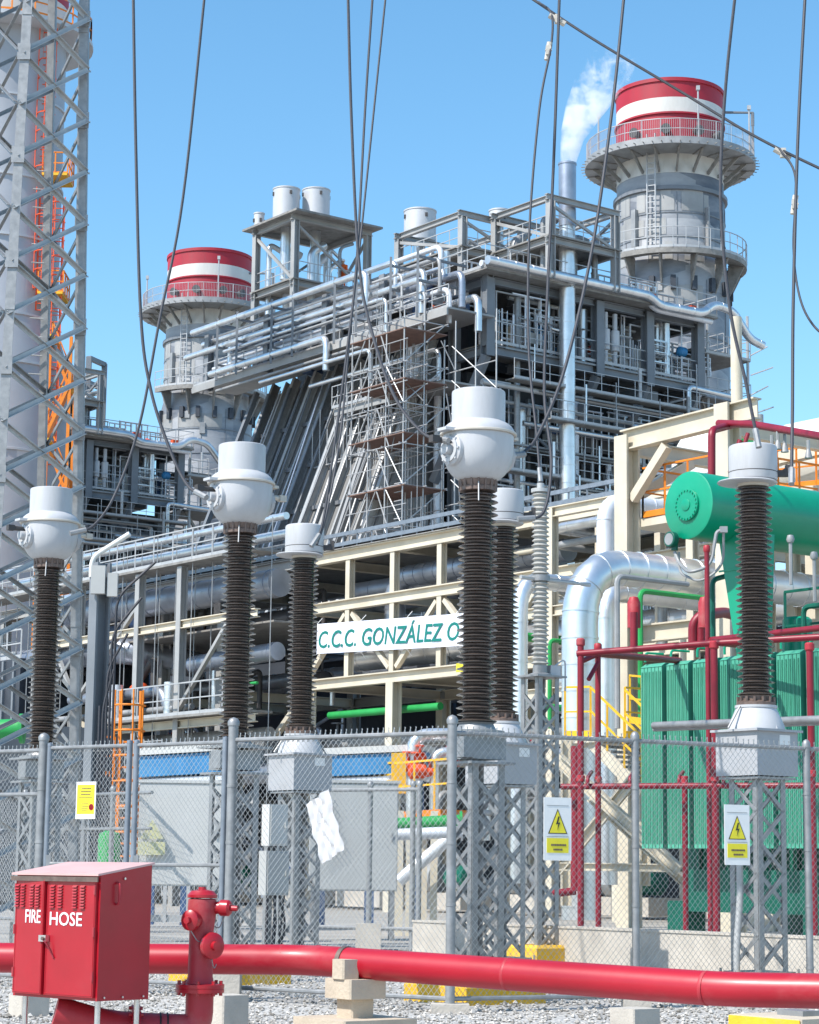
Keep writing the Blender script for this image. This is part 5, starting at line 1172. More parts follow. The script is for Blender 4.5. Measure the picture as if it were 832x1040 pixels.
    for k in range(34):
        a = rn.uniform(.3, 13.5); b = rn.uniform(-.2, 1.6); h = rn.uniform(1.3, 2.9); mb = MB(); ln = rn.uniform(.9, 2.6)
        if k % 3: mb.tube([W(a, b, ZG + .2 + h), W(a + ln, b, ZG + .2 + h)], .045, 6); [mb.tube([W(a + x * ln, b, ZG + .2), W(a + x * ln, b, ZG + .2 + h * rn.choice((1, 1, .6)))], rn.choice((.02, .03, .05)), 5) for x in (.03, rn.uniform(.2, .5), rn.uniform(.6, .95))]
        else:
            mb.tube([W(a, b, ZG + .2), W(a, b, ZG + .2 + h)], .05, 6)
            for x in range(5): z = ZG + .3 + rn.uniform(.1, .9) * h; mb.tube([W(a, b, z), W(a + ln, b, z), W(a + ln, b, z - .4)], rn.choice((.025, .04, .06)), 6)
        part(mb, 'small_bore_piping', rn.choice(('rail', 'clad', 'clad_white', 'galv')))
    for k in range(24):
        a = rn.uniform(-.6, 14); b = rn.uniform(-.6, 6); h = rn.uniform(.6, 1.5); mb = MB().tube([W(a, b, ZR + .2 + h), W(a + 1.8, b, ZR + .2 + h)], .05, 6)
        for j in range(5): mb.tube([W(a + .06 + j * .42, b, ZR + .1), W(a + .06 + j * .42, b, ZR + .2 + h)], rn.choice((.03, .05)), 5)
        part(mb, 'roof_piping', rn.choice(('rail', 'clad', 'silencer')))
    # equipment inside the left upper gallery
    for k in range(60):
        b = rn.uniform(1, 21); a = rn.uniform(-2.2, -.1); z = ZI + .05 + rn.choice((0, 0, .0, 1.2))
        kd = rn.random()
        if kd < .4: part(MB().ubox(W(a, b, z + .5), (rn.uniform(.3, .9), rn.uniform(.4, 1.3), rn.uniform(.5, 1.6))), 'control_box', rn.choice(('cabinet_grey', 'steel', 'silencer', 'blue_dark')))
        elif kd < .75: part(MB().tube([W(a, b, z), W(a, b, z + rn.uniform(1.0, 2.2))], rn.uniform(.12, .3), 10), 'vessel', rn.choice(('clad', 'clad_white', 'silencer')))
        else: part(MB().lathe(W(a, b, z + .9), [(.12, -.3), (.28, -.2), (.28, .2), (.12, .3)], 12, U), 'valve', rn.choice(('orange_red', 'blue', 'steel', 'steel')))
    # right upper gallery contents
    for k in range(44):
        a = rn.uniform(.6, 13.9); b = rn.uniform(.5, 2.3); z = ZG + .2; kd = rn.random()
        if kd < .33: part(MB().ubox(W(a, b, z + .7), (rn.uniform(.4, 1.3), rn.uniform(.3, .7), rn.uniform(.5, 1.6))), 'control_box', rn.choice(('cabinet_grey', 'cabinet_white', 'steel', 'blue_dark', 'cream')))
        elif kd < .62: part(MB().tube([W(a, b, z), W(a, b, z + rn.uniform(1.3, 2.9))], rn.choice((.1, .16, .24)), 10), 'riser', rn.choice(('clad', 'clad_white', 'pipe_grey', 'galv')))
        elif kd < .78: part(MB().pipe([W(a, b, z + 2.9), W(a, b, z + rn.uniform(1.0, 1.6)), W(a + rn.uniform(.6, 1.8), b, z + rn.uniform(1, 1.5))], rn.choice((.09, .15, .2)), 10, .3), 'pipe', rn.choice(('clad', 'clad_white', 'pipe_grey')))
        else: part(MB().lathe(W(a, b - .2, z + rn.uniform(.7, 1.5)), [(.1, -.3), (.26, -.18), (.26, .2), (.1, .32)], 12, rn.choice((V, U, Z))), 'valve', rn.choice(('orange_red', 'orange_red', 'steel', 'blue')))
    for a in (7.9, 8.55): 
        part(MB().lathe(W(a, .25, ZG + .4), [(.13, 0), (.13, .6), (.24, .65), (.24, 1.7), (.13, 1.75), (.13, 2.6)], 14), 'strainer', 'silencer')
    part(MB().tube([W(12.1, .2, ZG + .2), W(12.1, .2, ZR - .4)], .2, 12), 'riser', 'clad')
    # pipes racks inside gallery
    for k in range(9): z = ZG + .7 + k * .26; a0 = rn.uniform(0, 8); part(MB().tube([W(a0, rn.uniform(.3, 2.2), z), W(a0 + rn.uniform(3, 6), rn.uniform(.3, 2.2), z)], rn.choice((.05, .08, .11)), 8), 'pipe', rn.choice(('clad', 'rail', 'pipe_grey')))
    # pipes climbing the casing
    for a, b, z0, z1, r, m in ((4.6, -.6, 8, 33.2, .40, 'clad'), (6.6, 1.2, 9, 24.9, .27, 'clad_white'), (3.1, 1.2, 9, 24.0, .26, 'clad'), (-1.3, 4.2, 8, 29.4, .32, 'clad_white'), (2.2, .4, 9, 29, .16, 'galv'), (12.9, 2.2, 6, 24, .18, 'galv'), (9.3, 1.6, 7, 22, .16, 'clad_white'), (-.7, 3.0, 8, 25, .2, 'clad_white'), (14.8, 1.9, 6, 25, .2, 'galv'), (.9, 1.5, 6, 25, .22, 'galv'), (11.5, 1.3, 8, 20, .12, 'rail'), (8.1, 1.5, 8, 24, .1, 'rail'), (5.7, 1.5, 8, 23, .1, 'rail')):
        part(MB().pipe([W(a, b, z0), W(a, b, z1)], r, 16, bands=.9 if m != 'rail' else 0), 'riser', m)
    for z, a0, a1, b, r in ((24.6, -.5, 12.0, -.2, .14), (24.0, 0, 15, .5, .1), (23.2, 3, 15.5, .9, .13), (20.2, -1, 14, 1.0, .1), (19.3, 0, 15, .8, .12), (18.9, 2, 15, .6, .08), (16.0, 0, 15, .9, .12), (15.2, 0, 15, .7, .09), (12, 0, 15, .8, .14), (23.6, 9, 16.4, -.6, .12)):
        part(MB().pipe([W(a0, b, z), W(a1, b, z), W(a1, b, z - 1.5)], r, 10, .4), 'pipe', rn.choice(('clad', 'rail', 'pipe_grey', 'clad_white')))
    for k in range(26):
        a = rn.uniform(-.5, 15); z = rn.uniform(9, 22); part(MB().tube([W(a, rn.uniform(.9, 2.3), z), W(a, rn.uniform(.9, 2.3), z + rn.uniform(1.5, 4.5))], rn.choice((.05, .07, .09)), 6), 'small_pipe', rn.choice(('rail', 'galv', 'clad', 'clad_white')))
    part(MB().pipe([W(13.1, -.4, ZG - 3.4), W(13.1, -.4, ZG - .2), W(16.9, -.4, ZG - .3)], .14, 10, .3).pipe([W(13.1, -.4, ZG - 3.4), W(14.5, -.4, ZG - 3.4), W(14.5, -.4, ZG - 1.2)], .14, 10, .3), 'loop_pipe', 'clad')
    for k in range(8):
        b = rn.uniform(3, 9); part(MB().pipe([W(-2.4, b, 21 + rn.uniform(0, 4)), W(-.4, b, 21 + rn.uniform(0, 3)), W(-.4, b, 14)], .08, 8, .3), 'small_pipe', 'rail')
    # outer stair tower platforms at the right end
    for z in (21.2, 23.4, 26.0, 28.2):
        part(MB().ubox(W(16.6, 2.0, z), (3.4, 3.6, .09)), 'end_platform', 'grating'); part(MB().rail([W(15.0, .2, z), W(18.3, .2, z), W(18.3, 3.8, z)], 1.1, .9, .03), 'railing', 'rail')
    for a, b in ((15.2, .3), (18.2, .3), (18.2, 3.7)): part(MB().tube([W(a, b, 17), W(a, b, 30.5)], .08, 6), 'standpipe', 'rail')
    for z in (23.4, 26): part(MB().bar(W(15.2, .8, z), W(18.2, 2.6, z - 2.2), .1, .25), 'stair_flight', 'grating')
    for k in range(8): part(MB().tube([W(18.3, .2, 21.5 + k), W(19.2 - .4 * (k % 2), -.6, 21.9 + k)], .04, 5), 'scaffold_tube', 'rail')
    # roof clutter
    for k in range(30):
        a = rn.uniform(-.5, 14); b = rn.uniform(-.4, 10); z = ZR + .11; kd = rn.random()
        if kd < .45: part(MB().tube([W(a, b, z), W(a, b, z + rn.uniform(.5, 1.9))], rn.choice((.06, .1, .2)), 8), 'roof_pipe', rn.choice(('clad', 'silencer', 'galv')))
        elif kd < .8: part(MB().pipe([W(a, b, z), W(a, b, z + rn.uniform(.5, 1.2)), W(a + rn.uniform(1, 3), b, z + rn.uniform(.5, 1.2))], rn.choice((.08, .13, .18)), 8, .25), 'roof_pipe', rn.choice(('clad', 'clad_white')))
        else: part(MB().lathe(W(a, b, z + .3), [(.1, -.2), (.25, -.1), (.25, .2), (.1, .3)], 10), 'valve', rn.choice(('orange_red', 'steel', 'silencer')))
    part(MB().ubox(W(10.6, -.2, ZR + .5), (.5, .35, .55)), 'valve', 'orange_red'); part(MB().ubox(W(13.6, -.2, ZR + .4), (.4, .35, .5)), 'valve', 'orange_red')
    # drums row
    for b in (7.5, 12.5): part(MB().lathe(W(3, b, ZR + 1.6), [(0, -.5), (.6, -.35), (.95, .1), (.95, 7.5), (.6, 8.0), (0, 8.1)], 24, V), 'steam_drum', 'clad')
    # penthouse frames
    for a0, a1, b0_, b1_, zb, zt_, mid in ((1, 6, 18.5, 22.5, ZR + .1, 36.5, 33.0), (1, 4.9, 3.3, 8.7, ZR + .1, 33.4, 31.6), (2.9, 7.2, -1.3, 3.0, ZR + .1, 33.5, 31.5)):
        for a in (a0, a1):
            for b in (b0_, b1_): part(MB().ibeam(W(a, b, zb), W(a, b, zt_ - .15), .36, .36, up=V), 'frame_post', 'steel_pale')
        for z in (zt_, mid):
            for b in (b0_, b1_): part(MB().ibeam(W(a0 - .3, b, z), W(a1 + .3, b, z), .24, .30), 'frame_beam', 'steel_pale')
            for a in (a0, a1): part(MB().ibeam(W(a, b0_ + .2, z), W(a, b1_ - .2, z), .24, .30), 'frame_beam', 'steel_pale')
        part(MB().bar(W(a0, b0_, zt_ - .3), W(a1, b0_, mid + .2), .13), 'frame_brace', 'steel_pale'); part(MB().bar(W(a0, b0_ + .1, mid + .2), W(a0, b1_, zt_ - .3), .16), 'frame_brace', 'steel_pale')
        part(MB().bar(W(a1, b0_, zt_ - .3), W(a1, b1_, mid), .14), 'frame_brace', 'galv'); part(MB().bar(W(a0, b1_, mid - .2), W(a1, b1_, zt_ - .2), .14), 'frame_brace', 'galv')
        part(MB().ubox(W((a0 + a1) / 2, (b0_ + b1_) / 2, mid + .2), (a1 - a0 + .5, b1_ - b0_ + .5, .07)), 'frame_floor', 'grating')
        part(MB().rail([W(a0, b1_, mid + .2), W(a0, b0_, mid + .2), W(a1, b0_, mid + .2), W(a1, b1_, mid + .2)], 1.1, 1.0, .03), 'railing', 'rail')
        if zt_ > 36: part(MB().ubox(W((a0 + a1) / 2, (b0_ + b1_) / 2, zt_ + .2), (a1 - a0 + 1.0, b1_ - b0_ + 1.6, .12)), 'frame_roof', 'grating')
        for k in range(7):
            a, b = rn.uniform(a0 + .4, a1 - .4), rn.uniform(b0_ + .4, b1_ - .4); part(MB().pipe([W(a, b, ZR + .2), W(a, b, zt_ - rn.uniform(.5, 1.5)), W(a + .9, b, zt_ - rn.uniform(.5, 1.5))], rn.choice((.1, .16, .24)), 10, .4), 'pipe', rn.choice(('clad', 'clad_white', 'galv')))
    return t
def silencer(a, b, z0, z1, r, label):
    t = thing('steam_silencer', label, 'silencer', W(a, b, z0), 'round steam silencers on the boiler roof')
    MB().lathe(W(a, b, z0), [(r - .03, 0), (r, .03), (r, z1 - z0 - .08), (r + .03, z1 - z0 - .07), (r + .03, z1 - z0), (r - .06, z1 - z0), (r - .06, z1 - z0 - .5), (0, z1 - z0 - .5)], 36).build('drum', 'silencer', t)
    MB().tube([W(a, b, z0 - 3), W(a, b, z0 + .02)], r * .38, 16).build('inlet_pipe', 'clad', t)
    m_ = MB()
    for k in range(4): an = k * 1.57 + .4; q = W(a, b, z1 - .5) + V3((math.cos(an), math.sin(an), 0)) * r; m_.box(q, (.14, .14, .2))
    m_.build('lifting_lugs', 'dark_iron', t)

def stack(label, base, group='striped exhaust stacks'):
    t = thing('exhaust_stack', label, 'chimney', base, group); r = 3.19
    L_ = lambda pr, n=56: MB().lathe(base, pr, n)
    L_([(r + .25, 0), (r + .25, 34.6), (r + .05, 35.4), (r + .05, 39.7)]).build('shell', 'stack_grey', t)
    sm = MB()
    for z in (31.2, 33.0, 37.0, 38.4): sm.lathe(base, [(r + (.25 if z < 35 else .05), z - .05), (r + (.29 if z < 35 else .09), z - .04), (r + (.29 if z < 35 else .09), z + .04), (r + (.25 if z < 35 else .05), z + .05)], 56)
    sm.build('weld_ring', 'steel', t)
    pl = MB(); rp_ = random.Random(8)
    for k in range(46):
        an = rp_.uniform(-3.1, .3); z = rp_.choice((33.1, 35.6, 37.1, 38.5)); rr_ = r + (.26 if z < 35 else .06); wd = rp_.uniform(.14, .4); hh = rp_.uniform(.7, 1.3)
        vs = []
        for q_ in range(4):
            aa = an + wd * q_ / 3; vs += [base + V3((math.cos(aa) * (rr_ + .012), math.sin(aa) * (rr_ + .012), z)), base + V3((math.cos(aa) * (rr_ + .012), math.sin(aa) * (rr_ + .012), z + hh))]
        pl._add(vs, [(2 * q_, 2 * q_ + 2, 2 * q_ + 3, 2 * q_ + 1) for q_ in range(3)])
    pl.build('cladding_patches', 'steel_pale', t)
    vsm = MB()
    for k in range(12):
        an = 2 * math.pi * k / 12; dd_ = V3((math.cos(an), math.sin(an), 0)); vsm.bar(base + dd_ * (r + .06) + Z * 35.5, base + dd_ * (r + .06) + Z * 39.6, .05, .03).bar(base + dd_ * (r + .26) + Z * 30, base + dd_ * (r + .26) + Z * 34.5, .05, .03)
    vsm.build('vertical_seams', 'steel', t)
    L_([(r, 39.7), (r + .22, 39.72), (r + .22, 39.95), (r, 39.97)]).build('ring_flange', 'steel', t)
    L_([(r, 39.97), (r, 40.75)]).build('shell_band', 'stack_grey', t)
    for z0, z1, m in ((40.75, 42.2, 'stack_white'), (42.2, 42.75, 'stack_red'), (42.75, 44.3, 'stack_red'), (44.3, 45.25, 'stack_white'), (45.25, 46.2, 'stack_red')):
        L_([(r + .02, z0), (r + .02, z1)]).build('painted_band', m, t)
    L_([(r + .02, 46.2), (r + .10, 46.2), (r + .10, 46.42), (r - .15, 46.42), (r - .15, 44.0), (0, 44.0)]).build('rim', 'stack_red', t)
    L_([(r + .02, 44.25), (r + .12, 44.26), (r + .12, 44.36), (r + .02, 44.37)]).build('ring_flange', 'stack_red', t)
    # upper platform
    R1 = 5.05; zp = 42.1
    L_([(r + .05, zp - .08), (R1, zp - .08), (R1, zp + .06), (r + .05, zp + .06)]).build('platform', 'grating', t)
    L_([(R1 - .02, zp - .22), (R1 + .05, zp - .22), (R1 + .05, zp + .18), (R1 - .02, zp + .18)]).build('platform_edge', 'pipe_grey', t)
    br = []
    for k in range(20):
        an = 2 * math.pi * k / 20; d = V3((math.cos(an), math.sin(an), 0))
        MB().bar(base + d * (r + .04) + Z * 40.85, base + d * (R1 - .5) + Z * (zp - .2), .10, .22).bar(base + d * (r + .04) + Z * (zp - .18), base + d * R1 + Z * (zp - .18), .10, .16).build('bracket', 'grating', t)
    spk = MB()
    for k in range(60): an = 2 * math.pi * k / 60; d = V3((math.cos(an), math.sin(an), 0)); spk.tube([base + d * R1 + Z * (zp - .1), base + d * (R1 + .28) + Z * (zp - .12)], .03, 4)
    spk.build('edge_lugs', 'grating', t)
    ringp = lambda R_, z, n=28, a0=0, a1=2 * math.pi: [base + V3((math.cos(a0 + (a1 - a0) * k / n) * R_, math.sin(a0 + (a1 - a0) * k / n) * R_, z)) for k in range(n + (0 if a1 - a0 > 6.2 else 1))]
    rb_ = MB().rail(ringp(R1 - .05, zp + .06), 1.2, 1.0, .03, True)
    for k in range(260): an = 2 * math.pi * k / 260; q = base + V3((math.cos(an) * (R1 - .05), math.sin(an) * (R1 - .05), zp + .06)); rb_.tube([q, q + Z * 1.15], .012, 3, False)
    rb_.build('railing', 'rail', t)
    # mesh infill behind rail + instruments
    for an in (-1.2, -1.75, -2.3, -.75):
        d = V3((math.cos(an), math.sin(an), 0)); q = base + d * (r + .1) + Z * (zp + 1.1); MB().lathe(q, [(.22, 0), (.22, .35), (.3, .36), (.3, .46)], 14, d).build('sample_port', 'dark_iron', t)
    for an, h in ((-1.35, 3.2), (-.45, 3.0), (-2.7, 2.4)):
        d = V3((math.cos(an), math.sin(an), 0)); q = base + d * (R1 - .1) + Z * zp; MB().tube([q, q + Z * h], .05, 6).box(q + Z * (h - .1), (.2, .2, .25)).build('mast', 'rail', t)
    q = base + V3((R1 - .2, -1.0, zp)); MB().tube([q + Z * 0, q + Z * 3.0, q + Z * 3.0 - V3((2.2, 0, 0))], .09, 6).tube([q + Z * 3, q + Z * 2.2], .1, 6).build('davit', 'steel', t)
    # lower platform, open towards the left
    R2 = 4.5; z2 = 36.0; a0, a1 = -2.5, 1.2; pts_ = ringp(R2, z2, 22, a0, a1); inn = ringp(r + .3, z2, 22, a0, a1)
    pm = MB(); n = 23; vs = pts_ + inn + [p - Z * .3 for p in pts_] + [p - Z * .14 for p in inn]
    fs = []
    for k in range(n - 1): fs += [(k, k + 1, n + k + 1, n + k), (2 * n + k, 3 * n + k, 3 * n + k + 1, 2 * n + k + 1), (k, 2 * n + k, 2 * n + k + 1, k + 1)]
    fs += [(0, n, 3 * n, 2 * n), (n - 1, 3 * n - 1, 4 * n - 1, 2 * n - 1)]
    pm._add(vs, fs).build('platform', 'grating', t); MB().rail(pts_, 1.2, 1.0, .032).build('railing', 'rail', t)
    for k in range(1, 22, 3):
        d = (pts_[k] - base); d.z = 0; d.normalize(); MB().prism([base + d * (r + .25) + Z * (z2 - .15), base + d * (R2 - .1) + Z * (z2 - .3), base + d * (r + .25) + Z * (z2 - 2.2)], d.cross(Z) * .1).build('bracket', 'grating', t)
    for k in range(10):
        an = -2.7 + k * .35; d = V3((math.cos(an), math.sin(an), 0)); MB().box(base + d * (r + .3) + Z * 34.2, (.4, .3, .8), (d, d.cross(Z), Z)).build('damper_lug', 'casing', t)
    # ladder
    d = V3((math.cos(-2.0), math.sin(-2.0), 0)); s = d.cross(Z); lad = MB()
    for k in (-.25, .25): lad.tube([base + d * (r + .4) + s * k + Z * 36, base + d * (r + .4) + s * k + Z * 43], .05, 5)
    for k in range(20): lad.tube([base + d * (r + .4) - s * .25 + Z * (36.3 + k * .33), base + d * (r + .4) + s * .25 + Z * (36.3 + k * .33)], .03, 4)
    lad.build('ladder', 'rail', t)
    for an, z, w_, h_ in ((-2.35, 37.6, .3, 2.2), (-1.9, 34, .5, .5), (-1.0, 37.5, .12, 2.6), (-1.55, 33, .4, .8)):
        d = V3((math.cos(an), math.sin(an), 0)); MB().box(base + d * (r + .2) + Z * z, (.3, w_, h_), (d, d.cross(Z), Z)).build('cable_box', 'pipe_grey', t)
    return t

SB = G(686, 128); SB2 = V3((-15.35, 163, 0)); OFF = SB2 - SB - Z * .7
b1 = boiler('nearer grey steel boiler building with sloped ribbed inlet duct and pipe filled galleries')
b2 = copy_tree(b1); b2.location = b1.location + OFF; b2['label'] = 'farther grey boiler building under the left striped stack, behind the lattice tower'
s1 = stack('larger red and white banded grey exhaust stack on the right with round platforms', SB); s1.scale.z = 1.026
s2 = copy_tree(s1); s2.location = s1.location + OFF; s2['label'] = 'smaller red and white banded grey exhaust stack on the left, farther away'
silencer(2.0, 21.0, 36.8, 38.9, .77, 'left and slightly smaller of the two silencers side by side on the boiler roof')
silencer(3.8, 20.6, 36.8, 39.1, .80, 'right one of the two silencers side by side on the tallest roof frame')
silencer(2.9, 9.4, 33.6, 35.3, .86, 'single silencer on the low roof frame in the middle')
silencer(3.6, 3.55, 33.5, 34.1, .54, 'small silencer left of the vent stack with the steam plume')
silencer(1.2, 22.6, 36.8, 37.7, .30, 'smallest vent drum at the left edge of the tallest roof frame')
# vent stack
q = W(4.6, -.6, 0); t = thing('vent_stack', 'slim dark metal vent stack giving off a white steam plume', 'vent stack', q)
MB().tube([q + Z * 33.2, q + Z * 36.4], .44, 24).lathe(q + Z * 36.4, [(.44, 0), (.47, .01), (.47, .1), (.40, .1), (.40, -.5), (0, -.5)], 24).build('tube', 'clad_dark', t)
MB().lathe(q + Z * 34.4, [(.45, 0), (.50, .02), (.50, .12), (.45, .14)], 24).build('ring_flange', 'steel', t)
# more boxes between the boiler front gallery and the stack (hood)
t = thing('transition_hood', 'pale grey ducting block joining the boiler roof and the right striped stack', 'duct', W(20.5, 11, 0))
MB().ubox(W(17.5, 11.4, 14.5), (4.5, 9, 29)).build('hood', 'duct', t)
t = thing('roof_frame', 'small slate grey open frame on the roof of the farther boiler, beside the lattice tower', 'frame', P(96, 430, 146))
a, b = P(88, 432, 146), P(104, 434, 148)
for p in (a, b): MB().bar(V3((p.x, p.y, 29)), V3((p.x, p.y, zat(96, 366, 147))), .35).build('post', 'steel', t)
for z in (zat(96, 367, 147), zat(96, 392, 147)): MB().bar(V3((a.x, a.y, z)), V3((b.x, b.y, z)), .3).build('beam', 'steel', t)

# scaffold tower in front of the inlet duct
t = thing('scaffold_tower', 'tube scaffold tower with reddish plank decks in front of the sloped duct', 'scaffold', W(-5, 7.5, 0))
def SW(i, j, z): return W(-5.2 + i * 1.2, -.2 + j * 1.4, z)
for i in range(3):
    for j in range(4): MB().tube([SW(i, j, 0), SW(i, j, 27.2 - .5 * i)], .035, 5).build('standard', 'rail', t)
z = 1.5
while z < 27:
    mb = MB()
    for i in range(3): mb.tube([SW(i, -.2, z), SW(i, 3.2, z)], .03, 5)
    for j in range(4): mb.tube([SW(-.2, j, z), SW(2.2, j, z)], .03, 5)
    for i in range(3): mb.tube([SW(i, -.2, z + 1), SW(i, 3.2, z + 1)], .025, 5)
    mb.build('ledgers', 'rail', t); z += 1.95
k = 0; z = 1.5
while z < 25:
    for (p, q) in ((SW(0, 0, z), SW(0, 1, z + 1.95)), (SW(0, 3, z), SW(0, 2, z + 1.95)), (SW(0, 1.5, z + 1.95), SW(0, 2.4, z)), (SW(0, 0, z), SW(2, 0, z + 1.95)), (SW(0, 1.5, z + 1.95), SW(0, .8, z))):
        MB().tube([p, q], .032, 5).build('brace', 'rail', t) if rnd.random() < .85 else None
    z += 1.95; k += 1
for z in (14.2, 16.6, 19.0, 21.5, 24.1, 26.4): MB().ubox(SW(1, 1.5, z), (2.5, 4.5, .05)).build('plank_deck', 'plank', t)
fine = MB()
for k in range(46):
    i, j, z = rnd.uniform(-.2, 2.2), rnd.uniform(-1.5, 3.2), rnd.uniform(10, 26)
    p = SW(i, j, z); fine.tube([p, p + (U * rnd.uniform(-2, 2) + Z * rnd.uniform(-2.2, 2.2)) if k % 2 else p + Z * rnd.uniform(2, 5)], .026, 4)
fine.build('loose_tubes', 'galv', t)
t2 = MB()
for j in range(8): z = 13.5 + j * 1.6; t2.tube([SW(2.2, -2.6, z), SW(2.2, .1, z)], .03, 5); t2.tube([SW(2.2, -2.6, z - 1.3), SW(2.2, -.2, z + 1.2)], .03, 5)
for k in range(3): t2.tube([SW(2.2, -2.6 + k * 1.1, 12), SW(2.2, -2.6 + k * 1.1, 27)], .035, 5)
t2.build('side_bay', 'rail', t)
b_ = MB()
for k in range(13): b_.tube([SW(.3, .4, 14.2 + k * .42), SW(.3, .8, 14.2 + k * .42)], .03, 4)
b_.build('ladder', 'rail', t)

# near stack behind the lattice tower
NB = G(-33, 105); t = thing('bypass_stack', 'pale grey stack with a conical skirt behind the lattice tower, cut by the left edge', 'chimney', NB, None)
z1, z2 = zat(0, 333, 105), zat(0, 382, 105)
MB().lathe(NB, [(3.88, 11), (3.88, z2), (3.15, z1), (3.08, 41.6)], 56).build('shell', 'stack_pale', t)
sm = MB()
for z, r in ((14, 3.88), (17.3, 3.88), (20.5, 3.88), (z2, 3.9), (z1 + .1, 3.17), (31, 3.14), (34, 3.12), (38, 3.1)): sm.lathe(NB, [(r, z - .07), (r + .08, z - .05), (r + .08, z + .05), (r, z + .07)], 56)
sm.build('ring_flange', 'silencer', t)
for z0, z1_, m in ((41.6, 43.3, 'stack_white'), (43.3, 44.6, 'stack_red'), (44.6, 45.8, 'stack_white'), (45.8, 47, 'stack_red')): MB().lathe(NB, [(3.12, z0), (3.12, z1_)], 56).build('painted_band', m, t)
MB().lathe(NB, [(3.12, 41.5), (4.4, 41.5), (4.4, 41.7), (3.12, 41.7)], 40).build('platform', 'silencer', t)
MB().rail([NB + V3((math.cos(a) * 4.3, math.sin(a) * 4.3, 41.7)) for a in [2 * math.pi * k / 24 for k in range(24)]], 1.2, 1.1, .05, True).build('railing', 'orange', t)
MB().lathe(NB, [(5.2, 0), (5.2, 7), (3.9, 11.02)], 8).build('base_hopper', 'casing', t)
for z in (zat(40, 300, 103), zat(40, 180, 103)):
    MB().box(NB + V3((3.2, -1.6, z)), (1.2, 2.0, .12)).build('landing', 'yellow', t); MB().rail([NB + V3((2.6, -2.5, z)), NB + V3((3.8, -2.5, z)), NB + V3((3.8, -.6, z))], 1.1, .7, .045).build('landing_rail', 'orange', t)
for x0, zb, zt in ((2.75, 27.5, 33.5), (2.6, 33.5, 41.5), (3.3, 20, 33)):
    q = NB + V3((x0, -2.0, 0)); mb = MB()
    for s in (-.3, .3): mb.tube([q + V3((s, 0, zb)), q + V3((s, 0, zt))], .04, 5)
    z = zb
    while z < zt: mb.tube([q + V3((-.3, 0, z)), q + V3((.3, 0, z))], .028, 4); z += .33
    for s in (-.42, 0, .42): mb.tube([q + V3((s, -.6 + abs(s) * .6, zb + 1)), q + V3((s, -.6 + abs(s) * .6, zt))], .03, 4)
    z = zb + 1
    while z < zt: mb.tube([q + V3((.42 * math.cos(a), -.1 - .55 * math.sin(a), z)) for a in [math.pi * k / 6 for k in range(7)]], .03, 4); z += .9
    mb.build('caged_ladder', 'orange_red', t)
# orange stair tower beside it
Q0 = G(38, 98); t = thing('stair_tower', 'orange steel zigzag stair tower seen through the lattice tower', 'stairs', Q0)
z = 1.0; k = 0
for x in (-.62, .58):
    for y in (0, 1.6): MB().bar(Q0 + V3((x, y, 0)), Q0 + V3((x, y, 25.0)), .14).build('post', 'orange', t)
while z < 24:
    a, b = Q0 + V3((-.5, .2, z)), Q0 + V3((.5, .2, z + 2.4))
    if k % 2: a, b = Q0 + V3((.5, 1.3, z)), Q0 + V3((-.5, 1.3, z + 2.4))
    MB().bar(a, b, .6, .14).build('flight', 'orange', t); MB().rail([a, b], 1.0, .8, .045, toe=False).build('handrail', 'orange', t)
    MB().box(Q0 + V3((.5 if k % 2 == 0 else -.5, .8, z + 2.45)), (.5, 1.8, .08)).build('landing', 'yellow', t)
    z += 2.4; k += 1
# lower blocks behind the lattice tower
for px, Y, w_, d_, h_, m, lab in ((40, 88, 7, 6, 9, 'casing', 'dark blue grey turbine enclosure behind the lattice tower'), (-20, 80, 10, 6, 6, 'steel', 'grey turbine auxiliary block at the far left edge')):
    q = G(px, Y); t = thing('turbine_enclosure', lab, 'enclosure', q); MB().ubox(q + Z * h_ / 2, (d_, w_, h_)).build('body', m, t)
    rb = MB()
    for k in range(8): rb.ubox(q - V * (d_ / 2 + .05) + U * (-w_ / 2 + .4 + k * (w_ - .8) / 7) + Z * h_ / 2, (.1, .14, h_ - .1))
    rb.build('stiffeners', 'steel', t)
    MB().rail([q - V * d_ / 2 - U * w_ / 2 + Z * h_, q - V * d_ / 2 + U * w_ / 2 + Z * h_], 1.1, 1.2, .04).build('railing', 'rail', t)
    MB().pipe([q - V * (d_ / 2 + .6) - U * w_ / 2 + Z * 4, q - V * (d_ / 2 + .6) + U * w_ / 2 + Z * 4], .4, 16, bands=1).build('pipe', 'clad', t)
